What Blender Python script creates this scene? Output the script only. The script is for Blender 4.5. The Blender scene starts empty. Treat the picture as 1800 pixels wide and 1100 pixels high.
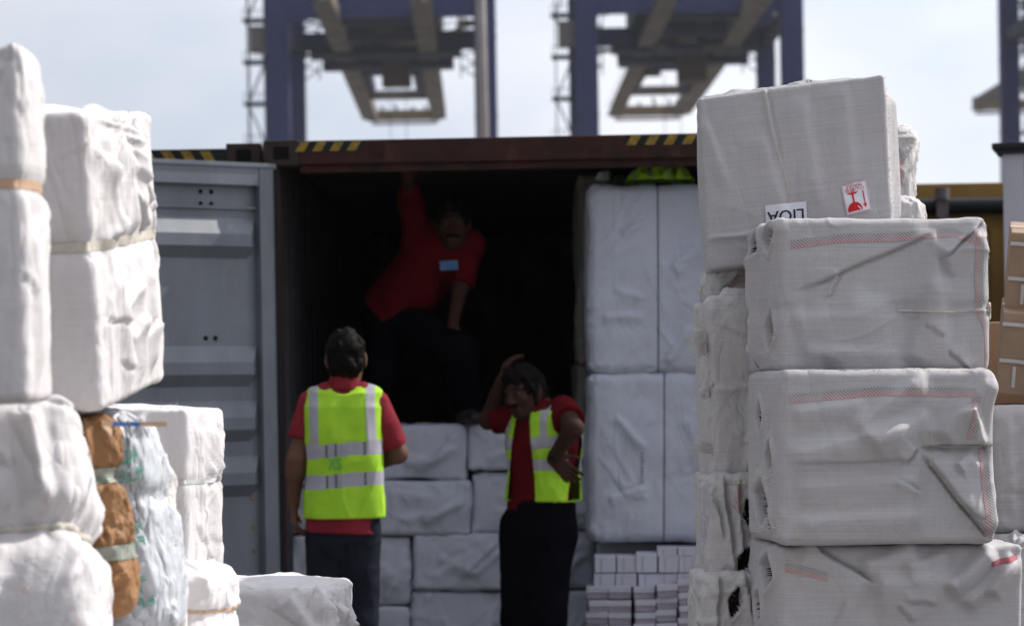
import bpy, bmesh, math, random
import numpy as np
from mathutils import Vector, Matrix
random.seed(5)
rng = np.random.default_rng(11)
R = math.radians
scene = bpy.context.scene
COL = scene.collection

# ------------------------------------------------------------ camera
F, ROLL, CAMZ = 4680.0, R(1.0), 1.4
cam = bpy.data.cameras.new('camera'); camo = bpy.data.objects.new('camera', cam); COL.objects.link(camo)
cam.sensor_fit = 'HORIZONTAL'; cam.sensor_width = 36.0; cam.lens = 36.0 * F / 1800
cam.shift_y = 150 / 1800
cam.clip_start = 0.1; cam.clip_end = 6000
camo.location = (0, 0, CAMZ)
CR = Vector((math.cos(ROLL), 0, -math.sin(ROLL))); CU = Vector((math.sin(ROLL), 0, math.cos(ROLL))); CF = Vector((0, 1, 0))
camo.matrix_world = Matrix(((CR.x, CU.x, -CF.x, 0), (CR.y, CU.y, -CF.y, 0), (CR.z, CU.z, -CF.z, CAMZ), (0, 0, 0, 1)))
cam.dof.use_dof = True; cam.dof.focus_distance = 7.1; cam.dof.aperture_fstop = cam.lens / 19.0
scene.camera = camo

def P(px, py, Y):
    """world point seen at photo pixel (px,py) at distance Y along the view"""
    return Vector((0, 0, CAMZ)) + (CF + CR * ((px - 900) / F) + CU * ((700 - py) / F)) * Y
def Zat(px, py, Y): return P(px, py, Y).z

# ------------------------------------------------------------ sky and sun
SUN_AZ, SUN_EL = R(24), R(42.5)           # azimuth from +X towards +Y
sun_dir = Vector((math.cos(SUN_EL) * math.cos(SUN_AZ), math.cos(SUN_EL) * math.sin(SUN_AZ), math.sin(SUN_EL)))
sl = bpy.data.lights.new('sun', 'SUN'); sl.energy = 4.4; sl.angle = R(0.6); sl.color = (1.0, 0.95, 0.88)
so = bpy.data.objects.new('sun', sl); COL.objects.link(so); so.rotation_euler = sun_dir.to_track_quat('Z', 'Y').to_euler()
so.location = (10, 10, 20)
world = bpy.data.worlds.new('World'); scene.world = world; world.use_nodes = True
wn = world.node_tree; wn.nodes.clear()
def wnode(t, **k):
    n = wn.nodes.new(t)
    for a, b in k.items(): setattr(n, a, b)
    return n
out = wnode('ShaderNodeOutputWorld')
sky = wnode('ShaderNodeTexSky', sky_type='NISHITA', sun_disc=False, sun_elevation=SUN_EL, sun_rotation=R(90) - SUN_AZ, air_density=1.0, dust_density=2.0)
bg1 = wnode('ShaderNodeBackground'); bg1.inputs['Strength'].default_value = 0.075
wn.links.new(sky.outputs[0], bg1.inputs['Color'])
tc = wnode('ShaderNodeTexCoord'); mp = wnode('ShaderNodeMapping'); mp.inputs['Scale'].default_value = (1, 1, 2.2); mp.inputs['Location'].default_value = (0.3, 0.1, 0.2)
wn.links.new(tc.outputs['Generated'], mp.inputs['Vector'])
nz = wnode('ShaderNodeTexNoise'); nz.inputs['Scale'].default_value = 5.0; nz.inputs['Detail'].default_value = 6; nz.inputs['Roughness'].default_value = 0.5
wn.links.new(mp.outputs[0], nz.inputs['Vector'])
rp = wnode('ShaderNodeValToRGB'); rp.color_ramp.elements[0].position = 0.33; rp.color_ramp.elements[0].color = (0.60, 0.66, 0.78, 1)
rp.color_ramp.elements[1].position = 0.62; rp.color_ramp.elements[1].color = (0.85, 0.86, 0.92, 1)
wn.links.new(nz.outputs['Fac'], rp.inputs['Fac'])
bg2 = wnode('ShaderNodeBackground')
# cloud glow round the sun: brighter overhead and towards the sun, duller behind the camera
geo = wnode('ShaderNodeVectorMath', operation='DOT_PRODUCT'); nrm = wnode('ShaderNodeVectorMath', operation='NORMALIZE')
wn.links.new(tc.outputs['Generated'], nrm.inputs[0]); wn.links.new(nrm.outputs[0], geo.inputs[0]); geo.inputs[1].default_value = sun_dir
mrg = wnode('ShaderNodeMapRange'); mrg.inputs['From Min'].default_value = -0.6; mrg.inputs['From Max'].default_value = 1.0; mrg.inputs['To Min'].default_value = 0.0; mrg.inputs['To Max'].default_value = 1.0
wn.links.new(geo.outputs['Value'], mrg.inputs['Value'])
pw = wnode('ShaderNodeMath', operation='POWER'); wn.links.new(mrg.outputs[0], pw.inputs[0]); pw.inputs[1].default_value = 2.0
ma = wnode('ShaderNodeMath', operation='MULTIPLY_ADD'); wn.links.new(pw.outputs[0], ma.inputs[0]); ma.inputs[1].default_value = 1.9; ma.inputs[2].default_value = 0.40
wn.links.new(ma.outputs[0], bg2.inputs['Strength'])
wn.links.new(rp.outputs[0], bg2.inputs['Color'])
mx = wnode('ShaderNodeMixShader'); mx.inputs['Fac'].default_value = 0.82
wn.links.new(bg1.outputs[0], mx.inputs[1]); wn.links.new(bg2.outputs[0], mx.inputs[2]); wn.links.new(mx.outputs[0], out.inputs['Surface'])
scene.view_settings.view_transform = 'Standard'; scene.view_settings.look = 'None'
scene.view_settings.exposure = 0.22; scene.view_settings.gamma = 1.0; scene.view_settings.use_curve_mapping = False
scene.render.engine = 'CYCLES'
try:
    scene.cycles.use_denoising = True; scene.cycles.denoiser = 'OPENIMAGEDENOISE'
    scene.cycles.max_bounces = 6; scene.cycles.diffuse_bounces = 4; scene.cycles.volume_bounces = 0
    scene.cycles.sample_clamp_indirect = 6
except Exception: pass

# ------------------------------------------------------------ noise
_pr = np.random.default_rng(77)
PERM = np.concatenate([_pr.permutation(256)] * 3).astype(np.int64)
_g = _pr.normal(size=(256, 3)); GRAD = _g / np.linalg.norm(_g, axis=1)[:, None]
def pn(p, seed=0):
    p = np.asarray(p, float) + seed * 17.31
    i = np.floor(p).astype(np.int64); f = p - i; u = f * f * f * (f * (f * 6 - 15) + 10); i &= 255
    r = 0
    for dx in (0, 1):
        wx = u[:, 0] if dx else 1 - u[:, 0]; hx = PERM[i[:, 0] + dx]
        for dy in (0, 1):
            wy = u[:, 1] if dy else 1 - u[:, 1]; hy = PERM[(hx + i[:, 1] + dy)]
            for dz in (0, 1):
                wz = u[:, 2] if dz else 1 - u[:, 2]; g = GRAD[PERM[(hy + i[:, 2] + dz)] & 255]
                r = r + wx * wy * wz * ((f[:, 0] - dx) * g[:, 0] + (f[:, 1] - dy) * g[:, 1] + (f[:, 2] - dz) * g[:, 2])
    return r * 1.6
def ridge(p, seed=0, k=2.0):
    return np.clip(1 - np.abs(pn(p, seed)) * 2.6, 0, 1) ** k

# ------------------------------------------------------------ materials
def newmat(name):
    m = bpy.data.materials.new(name); m.use_nodes = True; nt = m.node_tree; b = nt.nodes['Principled BSDF']
    return m, nt, b
def N(nt, t, ins=None, **k):
    n = nt.nodes.new(t)
    for a, b in k.items(): setattr(n, a, b)
    for a, b in (ins or {}).items():
        if isinstance(b, bpy.types.NodeSocket): nt.links.new(b, n.inputs[a])
        else: n.inputs[a].default_value = b
    return n
def c4(c): return (c[0], c[1], c[2], 1)
def surf(name, c1, c2=None, scale=6, rough=0.6, metal=0.0, bump=0.0, bscale=30, stretch=(1, 1, 1), contrast=(0.35, 0.65), spec=None):
    m, nt, b = newmat(name)
    b.inputs['Roughness'].default_value = rough; b.inputs['Metallic'].default_value = metal
    if spec is None: spec = 0.2
    b.inputs['Specular IOR Level'].default_value = spec
    tc = N(nt, 'ShaderNodeTexCoord'); mp = N(nt, 'ShaderNodeMapping', {'Vector': tc.outputs['Object'], 'Scale': stretch})
    if c2 is None: c2 = tuple(x * 0.85 for x in c1)
    n1 = N(nt, 'ShaderNodeTexNoise', {'Vector': mp.outputs[0], 'Scale': scale, 'Detail': 8, 'Roughness': 0.62})
    r = N(nt, 'ShaderNodeValToRGB', {'Fac': n1.outputs['Fac']})
    r.color_ramp.elements[0].position = contrast[0]; r.color_ramp.elements[1].position = contrast[1]
    r.color_ramp.elements[0].color = c4(c1); r.color_ramp.elements[1].color = c4(c2)
    nt.links.new(r.outputs[0], b.inputs['Base Color'])
    if bump:
        n2 = N(nt, 'ShaderNodeTexNoise', {'Vector': mp.outputs[0], 'Scale': bscale, 'Detail': 6, 'Roughness': 0.6})
        bp = N(nt, 'ShaderNodeBump', {'Height': n2.outputs['Fac'], 'Distance': bump, 'Strength': 1.0})
        nt.links.new(bp.outputs[0], b.inputs['Normal'])
    return m
def fabric(name, base, dirt=(0.30, 0.25, 0.2), dirtamt=0.25, crease=0.010, crease_scale=7, weave=0.0006, tint=(0.9, 0.93, 1.0), transl=0.0, rough=0.8, streak=0.10, facet=0.004):
    """woven sacking: slow tone variation, horizontal and vertical tape streaks, soft creases, dirt smudges"""
    m, nt, b = newmat(name)
    b.inputs['Roughness'].default_value = rough; b.inputs['Specular IOR Level'].default_value = 0.15
    tc = N(nt, 'ShaderNodeTexCoord'); O = tc.outputs['Object']
    big = N(nt, 'ShaderNodeTexNoise', {'Vector': O, 'Scale': 4.0, 'Detail': 5, 'Roughness': 0.6})
    mh = N(nt, 'ShaderNodeMapping', {'Vector': O, 'Scale': (6, 6, 340)}); sh = N(nt, 'ShaderNodeTexNoise', {'Vector': mh.outputs[0], 'Scale': 1.0, 'Detail': 3})
    mv = N(nt, 'ShaderNodeMapping', {'Vector': O, 'Scale': (340, 340, 14)}); sv = N(nt, 'ShaderNodeTexNoise', {'Vector': mv.outputs[0], 'Scale': 1.0, 'Detail': 3})
    sv2 = N(nt, 'ShaderNodeMath', {0: sv.outputs['Fac'], 1: 0.6, 2: 0.2}, operation='MULTIPLY_ADD'); add = N(nt, 'ShaderNodeMath', {0: sh.outputs['Fac'], 1: sv2.outputs[0]}, operation='ADD')
    mr = N(nt, 'ShaderNodeMapRange', {'Value': add.outputs[0], 'From Min': 0.7, 'From Max': 1.3, 'To Min': 1 - streak, 'To Max': 1 + streak})
    mix1 = N(nt, 'ShaderNodeMix', {'Factor': big.outputs['Fac']}, data_type='RGBA'); mix1.inputs[6].default_value = c4(base); mix1.inputs[7].default_value = c4([base[i] * tint[i] for i in range(3)])
    mul = N(nt, 'ShaderNodeVectorMath', {0: mix1.outputs[2], 1: mr.outputs[0]}, operation='MULTIPLY')
    dn = N(nt, 'ShaderNodeTexNoise', {'Vector': O, 'Scale': 9.0, 'Detail': 10, 'Roughness': 0.78, 'Distortion': 0.8})
    dr = N(nt, 'ShaderNodeMapRange', {'Value': dn.outputs['Fac'], 'From Min': 0.56, 'From Max': 0.78, 'To Min': 0.0, 'To Max': dirtamt})
    mix2 = N(nt, 'ShaderNodeMix', {'Factor': dr.outputs[0], 6: mul.outputs[0]}, data_type='RGBA'); mix2.inputs[7].default_value = c4(dirt)
    nt.links.new(mix2.outputs[2], b.inputs['Base Color'])
    # creases: distorted noise ridges
    mc = N(nt, 'ShaderNodeMapping', {'Vector': O, 'Rotation': (0.5, 0.6, 0.4), 'Scale': (1.0, 1.0, 0.42)})
    wn_ = N(nt, 'ShaderNodeTexNoise', {'Vector': mc.outputs[0], 'Scale': crease_scale, 'Detail': 3, 'Roughness': 0.5, 'Distortion': 0.5})
    a1 = N(nt, 'ShaderNodeMath', {0: wn_.outputs['Fac'], 1: 0.5}, operation='SUBTRACT'); a2 = N(nt, 'ShaderNodeMath', {0: a1.outputs[0]}, operation='ABSOLUTE')
    a3 = N(nt, 'ShaderNodeMath', {0: a2.outputs[0], 1: 0.75}, operation='POWER')
    b1 = N(nt, 'ShaderNodeBump', {'Height': a3.outputs[0], 'Distance': crease * 5, 'Strength': 0.7})
    b2 = N(nt, 'ShaderNodeBump', {'Height': add.outputs[0], 'Distance': weave, 'Strength': 1.0, 'Normal': b1.outputs[0]})
    # crumple: faceted cells with crisp edges, broken up so only parts of the cloth are creased
    ds = N(nt, 'ShaderNodeTexNoise', {'Vector': O, 'Scale': 6.0, 'Detail': 3}); dv = N(nt, 'ShaderNodeVectorMath', {0: ds.outputs['Color'], 1: (0.16, 0.16, 0.16)}, operation='MULTIPLY')
    av = N(nt, 'ShaderNodeVectorMath', {0: mc.outputs[0], 1: dv.outputs[0]}, operation='ADD')
    vo = N(nt, 'ShaderNodeTexVoronoi', {'Vector': av.outputs[0], 'Scale': crease_scale * 1.5}, feature='F1')
    msk = N(nt, 'ShaderNodeMapRange', {'Value': big.outputs['Fac'], 'From Min': 0.42, 'From Max': 0.62, 'To Min': 0.15, 'To Max': 1.0})
    vm = N(nt, 'ShaderNodeMath', {0: vo.outputs['Distance'], 1: msk.outputs[0]}, operation='MULTIPLY')
    b3 = N(nt, 'ShaderNodeBump', {'Height': vm.outputs[0], 'Distance': facet, 'Strength': 1.0, 'Normal': b2.outputs[0]}); b2 = b3
    nt.links.new(b2.outputs[0], b.inputs['Normal'])
    if transl:
        tr = N(nt, 'ShaderNodeBsdfTranslucent', {'Color': mix2.outputs[2], 'Normal': b2.outputs[0]})
        ms = N(nt, 'ShaderNodeMixShader', {0: transl, 1: b.outputs[0], 2: tr.outputs[0]})
        nt.links.new(ms.outputs[0], nt.nodes['Material Output'].inputs['Surface'])
    return m
def plain(name, c, rough=0.6, metal=0.0):
    return surf(name, c, tuple(x * 0.9 for x in c), scale=20, rough=rough, metal=metal)

# ------------------------------------------------------------ object helpers
def tag(o, label=None, cat=None, group=None, kind=None):
    if label: o['label'] = label
    if cat: o['category'] = cat
    if group: o['group'] = group
    if kind: o['kind'] = kind
    return o
def empty(name, loc, label=None, cat=None, group=None, rot=(0, 0, 0)):
    o = bpy.data.objects.new(name, None); COL.objects.link(o); o.location = loc; o.rotation_euler = rot; o.empty_display_size = 0.2
    return tag(o, label, cat, group)
def mesh_obj(name, verts, faces, mats, parent=None, smooth=True, mi=None, loc=None, uv=None):
    me = bpy.data.meshes.new(name)
    verts = np.asarray(verts, float)
    if isinstance(faces, np.ndarray):
        n = len(faces); k = faces.shape[1]
        me.vertices.add(len(verts)); me.vertices.foreach_set('co', verts.ravel())
        me.loops.add(n * k); me.loops.foreach_set('vertex_index', faces.astype(np.int32).ravel())
        me.polygons.add(n); me.polygons.foreach_set('loop_start', (np.arange(n) * k).astype(np.int32)); me.polygons.foreach_set('loop_total', np.full(n, k, np.int32))
        me.update(calc_edges=True); me.validate()
    else:
        me.from_pydata([tuple(v) for v in verts], [], faces); me.update()
    if not isinstance(mats, (list, tuple)): mats = [mats]
    for m in mats: me.materials.append(m)
    if mi is not None: me.polygons.foreach_set('material_index', np.asarray(mi, np.int32))
    me.polygons.foreach_set('use_smooth', np.full(len(me.polygons), smooth))
    if uv is not None:
        l = me.uv_layers.new(name='UVMap'); vi = np.zeros(len(me.loops), np.int32); me.loops.foreach_get('vertex_index', vi)
        l.data.foreach_set('uv', np.asarray(uv, float)[vi].ravel())
    o = bpy.data.objects.new(name, me); COL.objects.link(o)
    if parent: o.parent = parent
    if loc is not None: o.location = loc
    return o
class MB:
    """collects boxes, bars and prisms for one mesh"""
    def __init__(s): s.v = []; s.f = []; s.mi = []; s.m = 0
    def add(s, vs, fs):
        b = len(s.v); s.v += [tuple(x) for x in vs]; s.f += [tuple(b + i for i in f) for f in fs]; s.mi += [s.m] * len(fs); return s
    def box(s, x0, y0, z0, x1, y1, z1, c=0.0):
        if c <= 0:
            vs = [(x, y, z) for z in (z0, z1) for y in (y0, y1) for x in (x0, x1)]
            return s.add(vs, [(0, 2, 3, 1), (4, 5, 7, 6), (0, 1, 5, 4), (2, 6, 7, 3), (0, 4, 6, 2), (1, 3, 7, 5)])
        bm = bmesh.new(); bmesh.ops.create_cube(bm, size=1.0)
        for v in bm.verts: v.co = ((x0 + x1) / 2 + v.co.x * (x1 - x0), (y0 + y1) / 2 + v.co.y * (y1 - y0), (z0 + z1) / 2 + v.co.z * (z1 - z0))
        bmesh.ops.bevel(bm, geom=bm.edges[:], offset=c, segments=2, profile=0.6, affect='EDGES')
        bm.verts.index_update(); s.add([v.co.copy() for v in bm.verts], [[v.index for v in f.verts] for f in bm.faces]); bm.free(); return s
    def bar(s, a, b, w, h=None, up=(0, 0, 1)):
        a = Vector(a); b = Vector(b); h = h or w; d = (b - a).normalized(); upv = Vector(up)
        if abs(d.dot(upv)) > 0.98: upv = Vector((0, 1, 0))
        r = d.cross(upv).normalized(); u = r.cross(d).normalized()
        vs = [p + r * (sx * w / 2) + u * (sy * h / 2) for p in (a, b) for sx, sy in ((-1, -1), (1, -1), (1, 1), (-1, 1))]
        return s.add(vs, [(0, 1, 2, 3), (7, 6, 5, 4), (0, 4, 5, 1), (1, 5, 6, 2), (2, 6, 7, 3), (3, 7, 4, 0)])
    def tube(s, a, b, r, n=10, r2=None):
        a = Vector(a); b = Vector(b); r2 = r if r2 is None else r2; d = (b - a).normalized(); upv = Vector((0, 0, 1)) if abs(d.z) < 0.98 else Vector((0, 1, 0))
        x = d.cross(upv).normalized(); y = x.cross(d).normalized()
        vs = [a + (x * math.cos(t) + y * math.sin(t)) * r for t in [2 * math.pi * i / n for i in range(n)]] + [b + (x * math.cos(t) + y * math.sin(t)) * r2 for t in [2 * math.pi * i / n for i in range(n)]]
        return s.add(vs, [(i, (i + 1) % n, n + (i + 1) % n, n + i) for i in range(n)] + [tuple(range(n))[::-1], tuple(range(n, 2 * n))])
    def build(s, name, mats, parent=None, smooth=False, loc=None):
        me = bpy.data.meshes.new(name); me.from_pydata(s.v, [], s.f)
        if not isinstance(mats, (list, tuple)): mats = [mats]
        for m in mats: me.materials.append(m)
        me.polygons.foreach_set('material_index', s.mi)
        bm = bmesh.new(); bm.from_mesh(me); bmesh.ops.recalc_face_normals(bm, faces=bm.faces); bm.to_mesh(me); bm.free()
        me.polygons.foreach_set('use_smooth', [smooth] * len(me.polygons)); me.update()
        o = bpy.data.objects.new(name, me); COL.objects.link(o)
        if parent: o.parent = parent
        if loc is not None: o.location = loc
        return o
def copy_tree(o, parent=None):
    c = o.copy(); COL.objects.link(c); c.parent = parent
    for ch in list(o.children): copy_tree(ch, c)
    return c

# ------------------------------------------------------------ ground
def xy(v): return (v[0], v[1])
m, nt, b = newmat('concrete')
tcn = N(nt, 'ShaderNodeTexCoord')
n1 = N(nt, 'ShaderNodeTexNoise', {'Vector': tcn.outputs['Object'], 'Scale': 0.6, 'Detail': 10, 'Roughness': 0.65})
r1 = N(nt, 'ShaderNodeValToRGB', {'Fac': n1.outputs['Fac']}); r1.color_ramp.elements[0].color = (0.10, 0.097, 0.09, 1); r1.color_ramp.elements[1].color = (0.19, 0.183, 0.17, 1)
r1.color_ramp.elements[0].position = 0.3; r1.color_ramp.elements[1].position = 0.7
nt.links.new(r1.outputs[0], b.inputs['Base Color']); b.inputs['Roughness'].default_value = 0.9
n2 = N(nt, 'ShaderNodeTexNoise', {'Vector': tcn.outputs['Object'], 'Scale': 60, 'Detail': 5})
nt.links.new(N(nt, 'ShaderNodeBump', {'Height': n2.outputs['Fac'], 'Distance': 0.004}).outputs[0], b.inputs['Normal'])
CONC = m
g = MB(); g.add([(-3000, -300, 0), (3000, -300, 0), (3000, 5000, 0), (-3000, 5000, 0)], [(0, 1, 2, 3)])
tag(g.build('ground', CONC), kind='structure')
# ============================================================ red container, its open grey door, its neighbours
YC = 12.2
RED = surf('rusty red paint', (0.046, 0.014, 0.012), (0.020, 0.011, 0.010), scale=7, rough=0.75, bump=0.002, bscale=40, spec=0.2)
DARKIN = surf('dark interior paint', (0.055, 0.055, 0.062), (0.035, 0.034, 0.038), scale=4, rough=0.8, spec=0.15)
CAST = surf('dark casting steel', (0.035, 0.022, 0.018), (0.018, 0.012, 0.011), scale=14, rough=0.7, bump=0.002, spec=0.3)
HOLE = plain('black hole', (0.004, 0.004, 0.004), 0.9)  # flat black painted in for the shade inside casting and bolt holes
GREYP = surf('grey door paint', (0.165, 0.178, 0.205), (0.10, 0.108, 0.127), scale=3.4, rough=0.42, bump=0.0008, bscale=18, stretch=(1, 1, 0.5), contrast=(0.3, 0.75), spec=0.4)
YELL = surf('worn yellow paint', (0.33, 0.21, 0.03), (0.14, 0.09, 0.025), scale=30, rough=0.6)
BLK = plain('black marking paint', (0.012, 0.014, 0.014), 0.6)
RUBB = plain('black rubber gasket', (0.012, 0.012, 0.013), 0.8)
WOODF = surf('container plywood floor', (0.12, 0.07, 0.04), (0.07, 0.045, 0.03), scale=8, rough=0.8, stretch=(1, 8, 1))

ztop = Zat(480, 247, YC)                      # top of header seen at the left corner
XL = P(463, 260, YC).x; W = 2.438; XR = XL + W; L = 6.06; H = ztop
YAW = R(-1.2)
def corrug(mb, x0, x1, z0, z1, y, depth, pitch=0.28, axis='x'):
    """vertical corrugated sheet between x0 and x1; axis 'y' runs it along y instead"""
    n = int(round((x1 - x0) / pitch)); st = (x1 - x0) / n; pts = []
    for i in range(n):
        a = x0 + i * st
        pts += [(a, 0), (a + st * 0.25, 0), (a + st * 0.5, depth), (a + st * 0.75, depth)]
    pts.append((x1, 0))
    for (a, da), (c, dc) in zip(pts[:-1], pts[1:]):
        for sgn in (1,):
            if axis == 'x': q = [(a, y + da, z0), (c, y + dc, z0), (c, y + dc, z1), (a, y + da, z1)]
            else: q = [(y + da, a, z0), (y + dc, c, z0), (y + dc, c, z1), (y + da, a, z1)]
            mb.add(q, [(0, 1, 2, 3)])
def casting(parent, x, y, z, mat, sx=1):
    """corner casting block with a black plate for the shade in its hole"""
    o = empty_part = MB(); c = 0.178; w = 0.162; h = 0.118
    x0, x1 = (x, x + w) if sx > 0 else (x - w, x)
    o.box(x0, y, z - h, x1, y + c, z, 0.006)
    o.m = 1; o.box(x0 + 0.045, y - 0.0015, z - h + 0.03, x1 - 0.045, y + 0.004, z - 0.028, 0.001)
    return o.build('corner_casting', [mat, HOLE], parent)
def hazard(parent, x0, x1, z0, z1, y, lean, n, x_first):
    h = MB(); h.box(x0, y - 0.003, z0, x1, y - 0.0005, z1)
    h.m = 1; st = (x1 - x_first) / n; k = z1 - z0
    for i in range(n):
        a = x_first + i * st; b_ = a + st * 0.52
        ll = lean * k
        q = [(a, y - 0.005, z0 + 0.002), (b_, y - 0.005, z0 + 0.002), (b_ + ll, y - 0.005, z1 - 0.002), (a + ll, y - 0.005, z1 - 0.002)]
        h.add(q, [(0, 1, 2, 3)])
    return h.build('hazard_marking', [BLK, YELL], parent)

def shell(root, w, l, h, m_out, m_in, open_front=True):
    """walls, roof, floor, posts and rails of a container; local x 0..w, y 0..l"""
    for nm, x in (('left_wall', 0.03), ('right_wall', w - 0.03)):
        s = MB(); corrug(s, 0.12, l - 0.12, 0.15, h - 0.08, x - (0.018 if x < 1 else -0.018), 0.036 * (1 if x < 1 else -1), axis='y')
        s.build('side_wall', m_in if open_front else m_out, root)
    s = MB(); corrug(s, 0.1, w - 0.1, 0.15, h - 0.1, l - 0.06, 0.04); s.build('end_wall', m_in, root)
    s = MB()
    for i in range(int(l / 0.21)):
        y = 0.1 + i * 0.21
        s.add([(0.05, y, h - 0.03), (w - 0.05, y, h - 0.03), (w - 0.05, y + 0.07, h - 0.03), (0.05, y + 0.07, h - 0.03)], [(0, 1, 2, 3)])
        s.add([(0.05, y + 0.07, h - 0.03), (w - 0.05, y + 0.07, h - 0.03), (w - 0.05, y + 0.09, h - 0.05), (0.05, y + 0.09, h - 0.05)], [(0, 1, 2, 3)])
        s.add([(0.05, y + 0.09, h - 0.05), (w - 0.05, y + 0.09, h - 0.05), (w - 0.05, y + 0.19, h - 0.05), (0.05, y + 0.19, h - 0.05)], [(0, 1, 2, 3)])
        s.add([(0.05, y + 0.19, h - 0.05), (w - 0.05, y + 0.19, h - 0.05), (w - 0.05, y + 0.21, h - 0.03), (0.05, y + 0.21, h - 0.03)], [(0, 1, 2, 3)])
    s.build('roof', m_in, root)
    s = MB(); s.box(0.04, 0.06, 0.05, w - 0.04, l - 0.05, 0.15); s.build('floor', WOODF, root)
    s = MB(); s.box(0.0, l - 0.058, 0.01, w, l - 0.004, 0.149); s.box(0.0, l - 0.058, h - 0.11, w, l - 0.004, h - 0.001); s.box(-0.001, l - 0.102, 0.12, 0.11, l - 0.005, h - 0.112); s.box(w - 0.11, l - 0.102, 0.12, w + 0.001, l - 0.005, h - 0.112); s.build('rear_frame', m_out, root)
    s = MB(); s.box(0.03, 0.085, h - 0.026, w - 0.03, l - 0.06, h - 0.020); s.build('roof_sheet', m_out, root)
    for x0 in (0.0, w - 0.07):
        for y0 in (0.02, l - 0.1):
            s = MB(); s.box(x0, y0, 0.115, x0 + 0.07, y0 + 0.08, h - 0.116, 0.006); s.build('corner_post', m_out, root)
    for x0 in (0.002, w - 0.062):
        s = MB(); s.box(x0, 0.178, h - 0.075, x0 + 0.06, l - 0.178, h - 0.006, 0.004); s.box(x0, 0.178, 0.01, x0 + 0.06, l - 0.178, 0.14, 0.004); s.build('side_rail', m_out, root)
    s = MB(); s.box(0.162, 0.005, 0.01, w - 0.162, 0.09, 0.145, 0.006); s.build('sill', m_out, root)
    for sx, x in ((1, 0), (-1, w)):
        for z in (h, 0.118):
            casting(root, x, 0, z, CAST, sx)
            casting(root, x, l - 0.178, z, CAST, sx)

cont = empty('shipping_container', (XL, YC, 0), 'rusty red steel container with its doors open, workers and white bales at its mouth', 'shipping container')
cont.rotation_euler = (0, 0, YAW)
shell(cont, W, L, H, RED, DARKIN)
s = MB(); s.box(0.162, 0.004, H - 0.114, W - 0.162, 0.075, H - 0.004, 0.008); s.box(0.162, 0.03, H - 0.15, W - 0.162, 0.075, H - 0.112, 0.006)
for k in range(5): s.box(0.5 + k * 0.33, 0.0, H - 0.075 + 0.004 * (k % 2), 0.56 + k * 0.33, 0.006, H - 0.045, 0.002)
hdr = s.build('header_rail', RED, cont)
zz = H - 0.056
hazard(hdr, 0.163, 0.46, zz, H - 0.008, 0.004, 0.55, 4, 0.145)
hazard(hdr, 1.66, 2.0, zz, H - 0.008, 0.004, 0.55, 4, 1.66)

# ---- container door: frame, recessed panel with horizontal corrugations
def door(root, x, ang, w, h, flip, m):
    """local: hinge at x=0, door runs to -w (flip -1) seen from its inner face at y=0-"""
    d = empty('door', (x, 0.02, 0.13)); d.parent = root; d.rotation_euler = (0, 0, ang)
    sx = -1 if flip < 0 else 1
    def X(a): return sx * a
    fr = MB()
    def bx(a0, a1, y0, y1, z0, z1, c=0.004, mb=None): (mb or fr).box(min(X(a0), X(a1)), y0, z0, max(X(a0), X(a1)), y1, z1, c)
    bx(0, 0.092, -0.05, 0.0, 0, h)                    # hinge stile
    bx(w - 0.092, w, -0.05, 0.0, 0, h)
    bx(0.0925, w - 0.0925, -0.048, 0.0, h - 0.10, h - 0.002); bx(0.0925, w - 0.0925, -0.048, 0.0, 0.002, 0.10)
    bx(0.01, w - 0.01, -0.056, -0.044, h - 0.016, h + 0.004, 0.002)
    fr.build('door_frame', m, d)
    # panel profile along z: (z from top, recess y)
    p = MB(); z = h - 0.10; prof = [(z, -0.006)]
    z -= 0.105; prof.append((z, -0.006))
    ribs = [(0.0, 0.245), (0.58, 0.25), (0.96, 0.2), (1.22, 0.24), (1.62, 0.24)]
    base = -0.004; outy = -0.046
    def rib(zt):      # zt top of rib
        return [(zt, base), (zt - 0.075, outy), (zt - 0.13, outy), (zt - 0.185, base)]
    zt = h - 0.245
    for dz in (0, 0.58, 0.83, 1.08, 1.62):
        prof += rib(zt - dz)
    prof.append((0.10, base))
    x0, x1 = 0.0925, w - 0.0925; e = 0.045
    nseg = len(prof)
    vs = []
    for (zz_, yy) in prof:
        # ribs fade out to the base plane near both ends
        vs += [(X(x0), base, zz_), (X(x0 + e), yy, zz_), (X(x1 - e), yy, zz_), (X(x1), base, zz_)]
    fs = []
    for i in range(nseg - 1):
        for k in range(3): fs.append((4 * i + k, 4 * i + k + 1, 4 * i + 5 + k, 4 * i + 4 + k))
    p.add(vs, fs)
    p.box(min(X(x0), X(x1)), -0.02, h - 0.205, max(X(x0), X(x1)), -0.002, h - 0.192)
    pan = p.build('corrugated_panel', m, d)
    for (a, zt_) in ((0.32, h - 0.13), (0.375, h - 0.13), (0.32, h - 0.185), (0.375, h - 0.185), (0.31, h - 0.79), (0.36, h - 0.79)):
        MB().tube((X(a), -0.0085, zt_), (X(a), 0.0, zt_), 0.011, 10).build('bolt_hole', HOLE, pan)
    for i, zt_ in enumerate((1.52, 1.65, 1.76)): MB().tube((X(0.13), -0.012, h - zt_), (X(0.13), 0.0, h - zt_), 0.007, 8).build('rivet', YELL, pan)
    gk = MB(); gk.box(min(X(-0.004), X(0.016)), -0.062, 0.01, max(X(-0.004), X(0.016)), -0.0505, h - 0.02, 0.003); gk.build('gasket', RUBB, d)
    # locking bars on the outer face
    for a in (0.3, 0.85): lb = MB(); lb.tube((X(a), 0.035, 0.02), (X(a), 0.035, h), 0.017, 10); lb.box(X(a) - 0.03, 0.0, h * 0.42, X(a) + 0.03, 0.05, h * 0.42 + 0.08, 0.004); lb.build('locking_bar', surf('galvanised bar', (0.3, 0.3, 0.31)), d)
    return d
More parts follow.
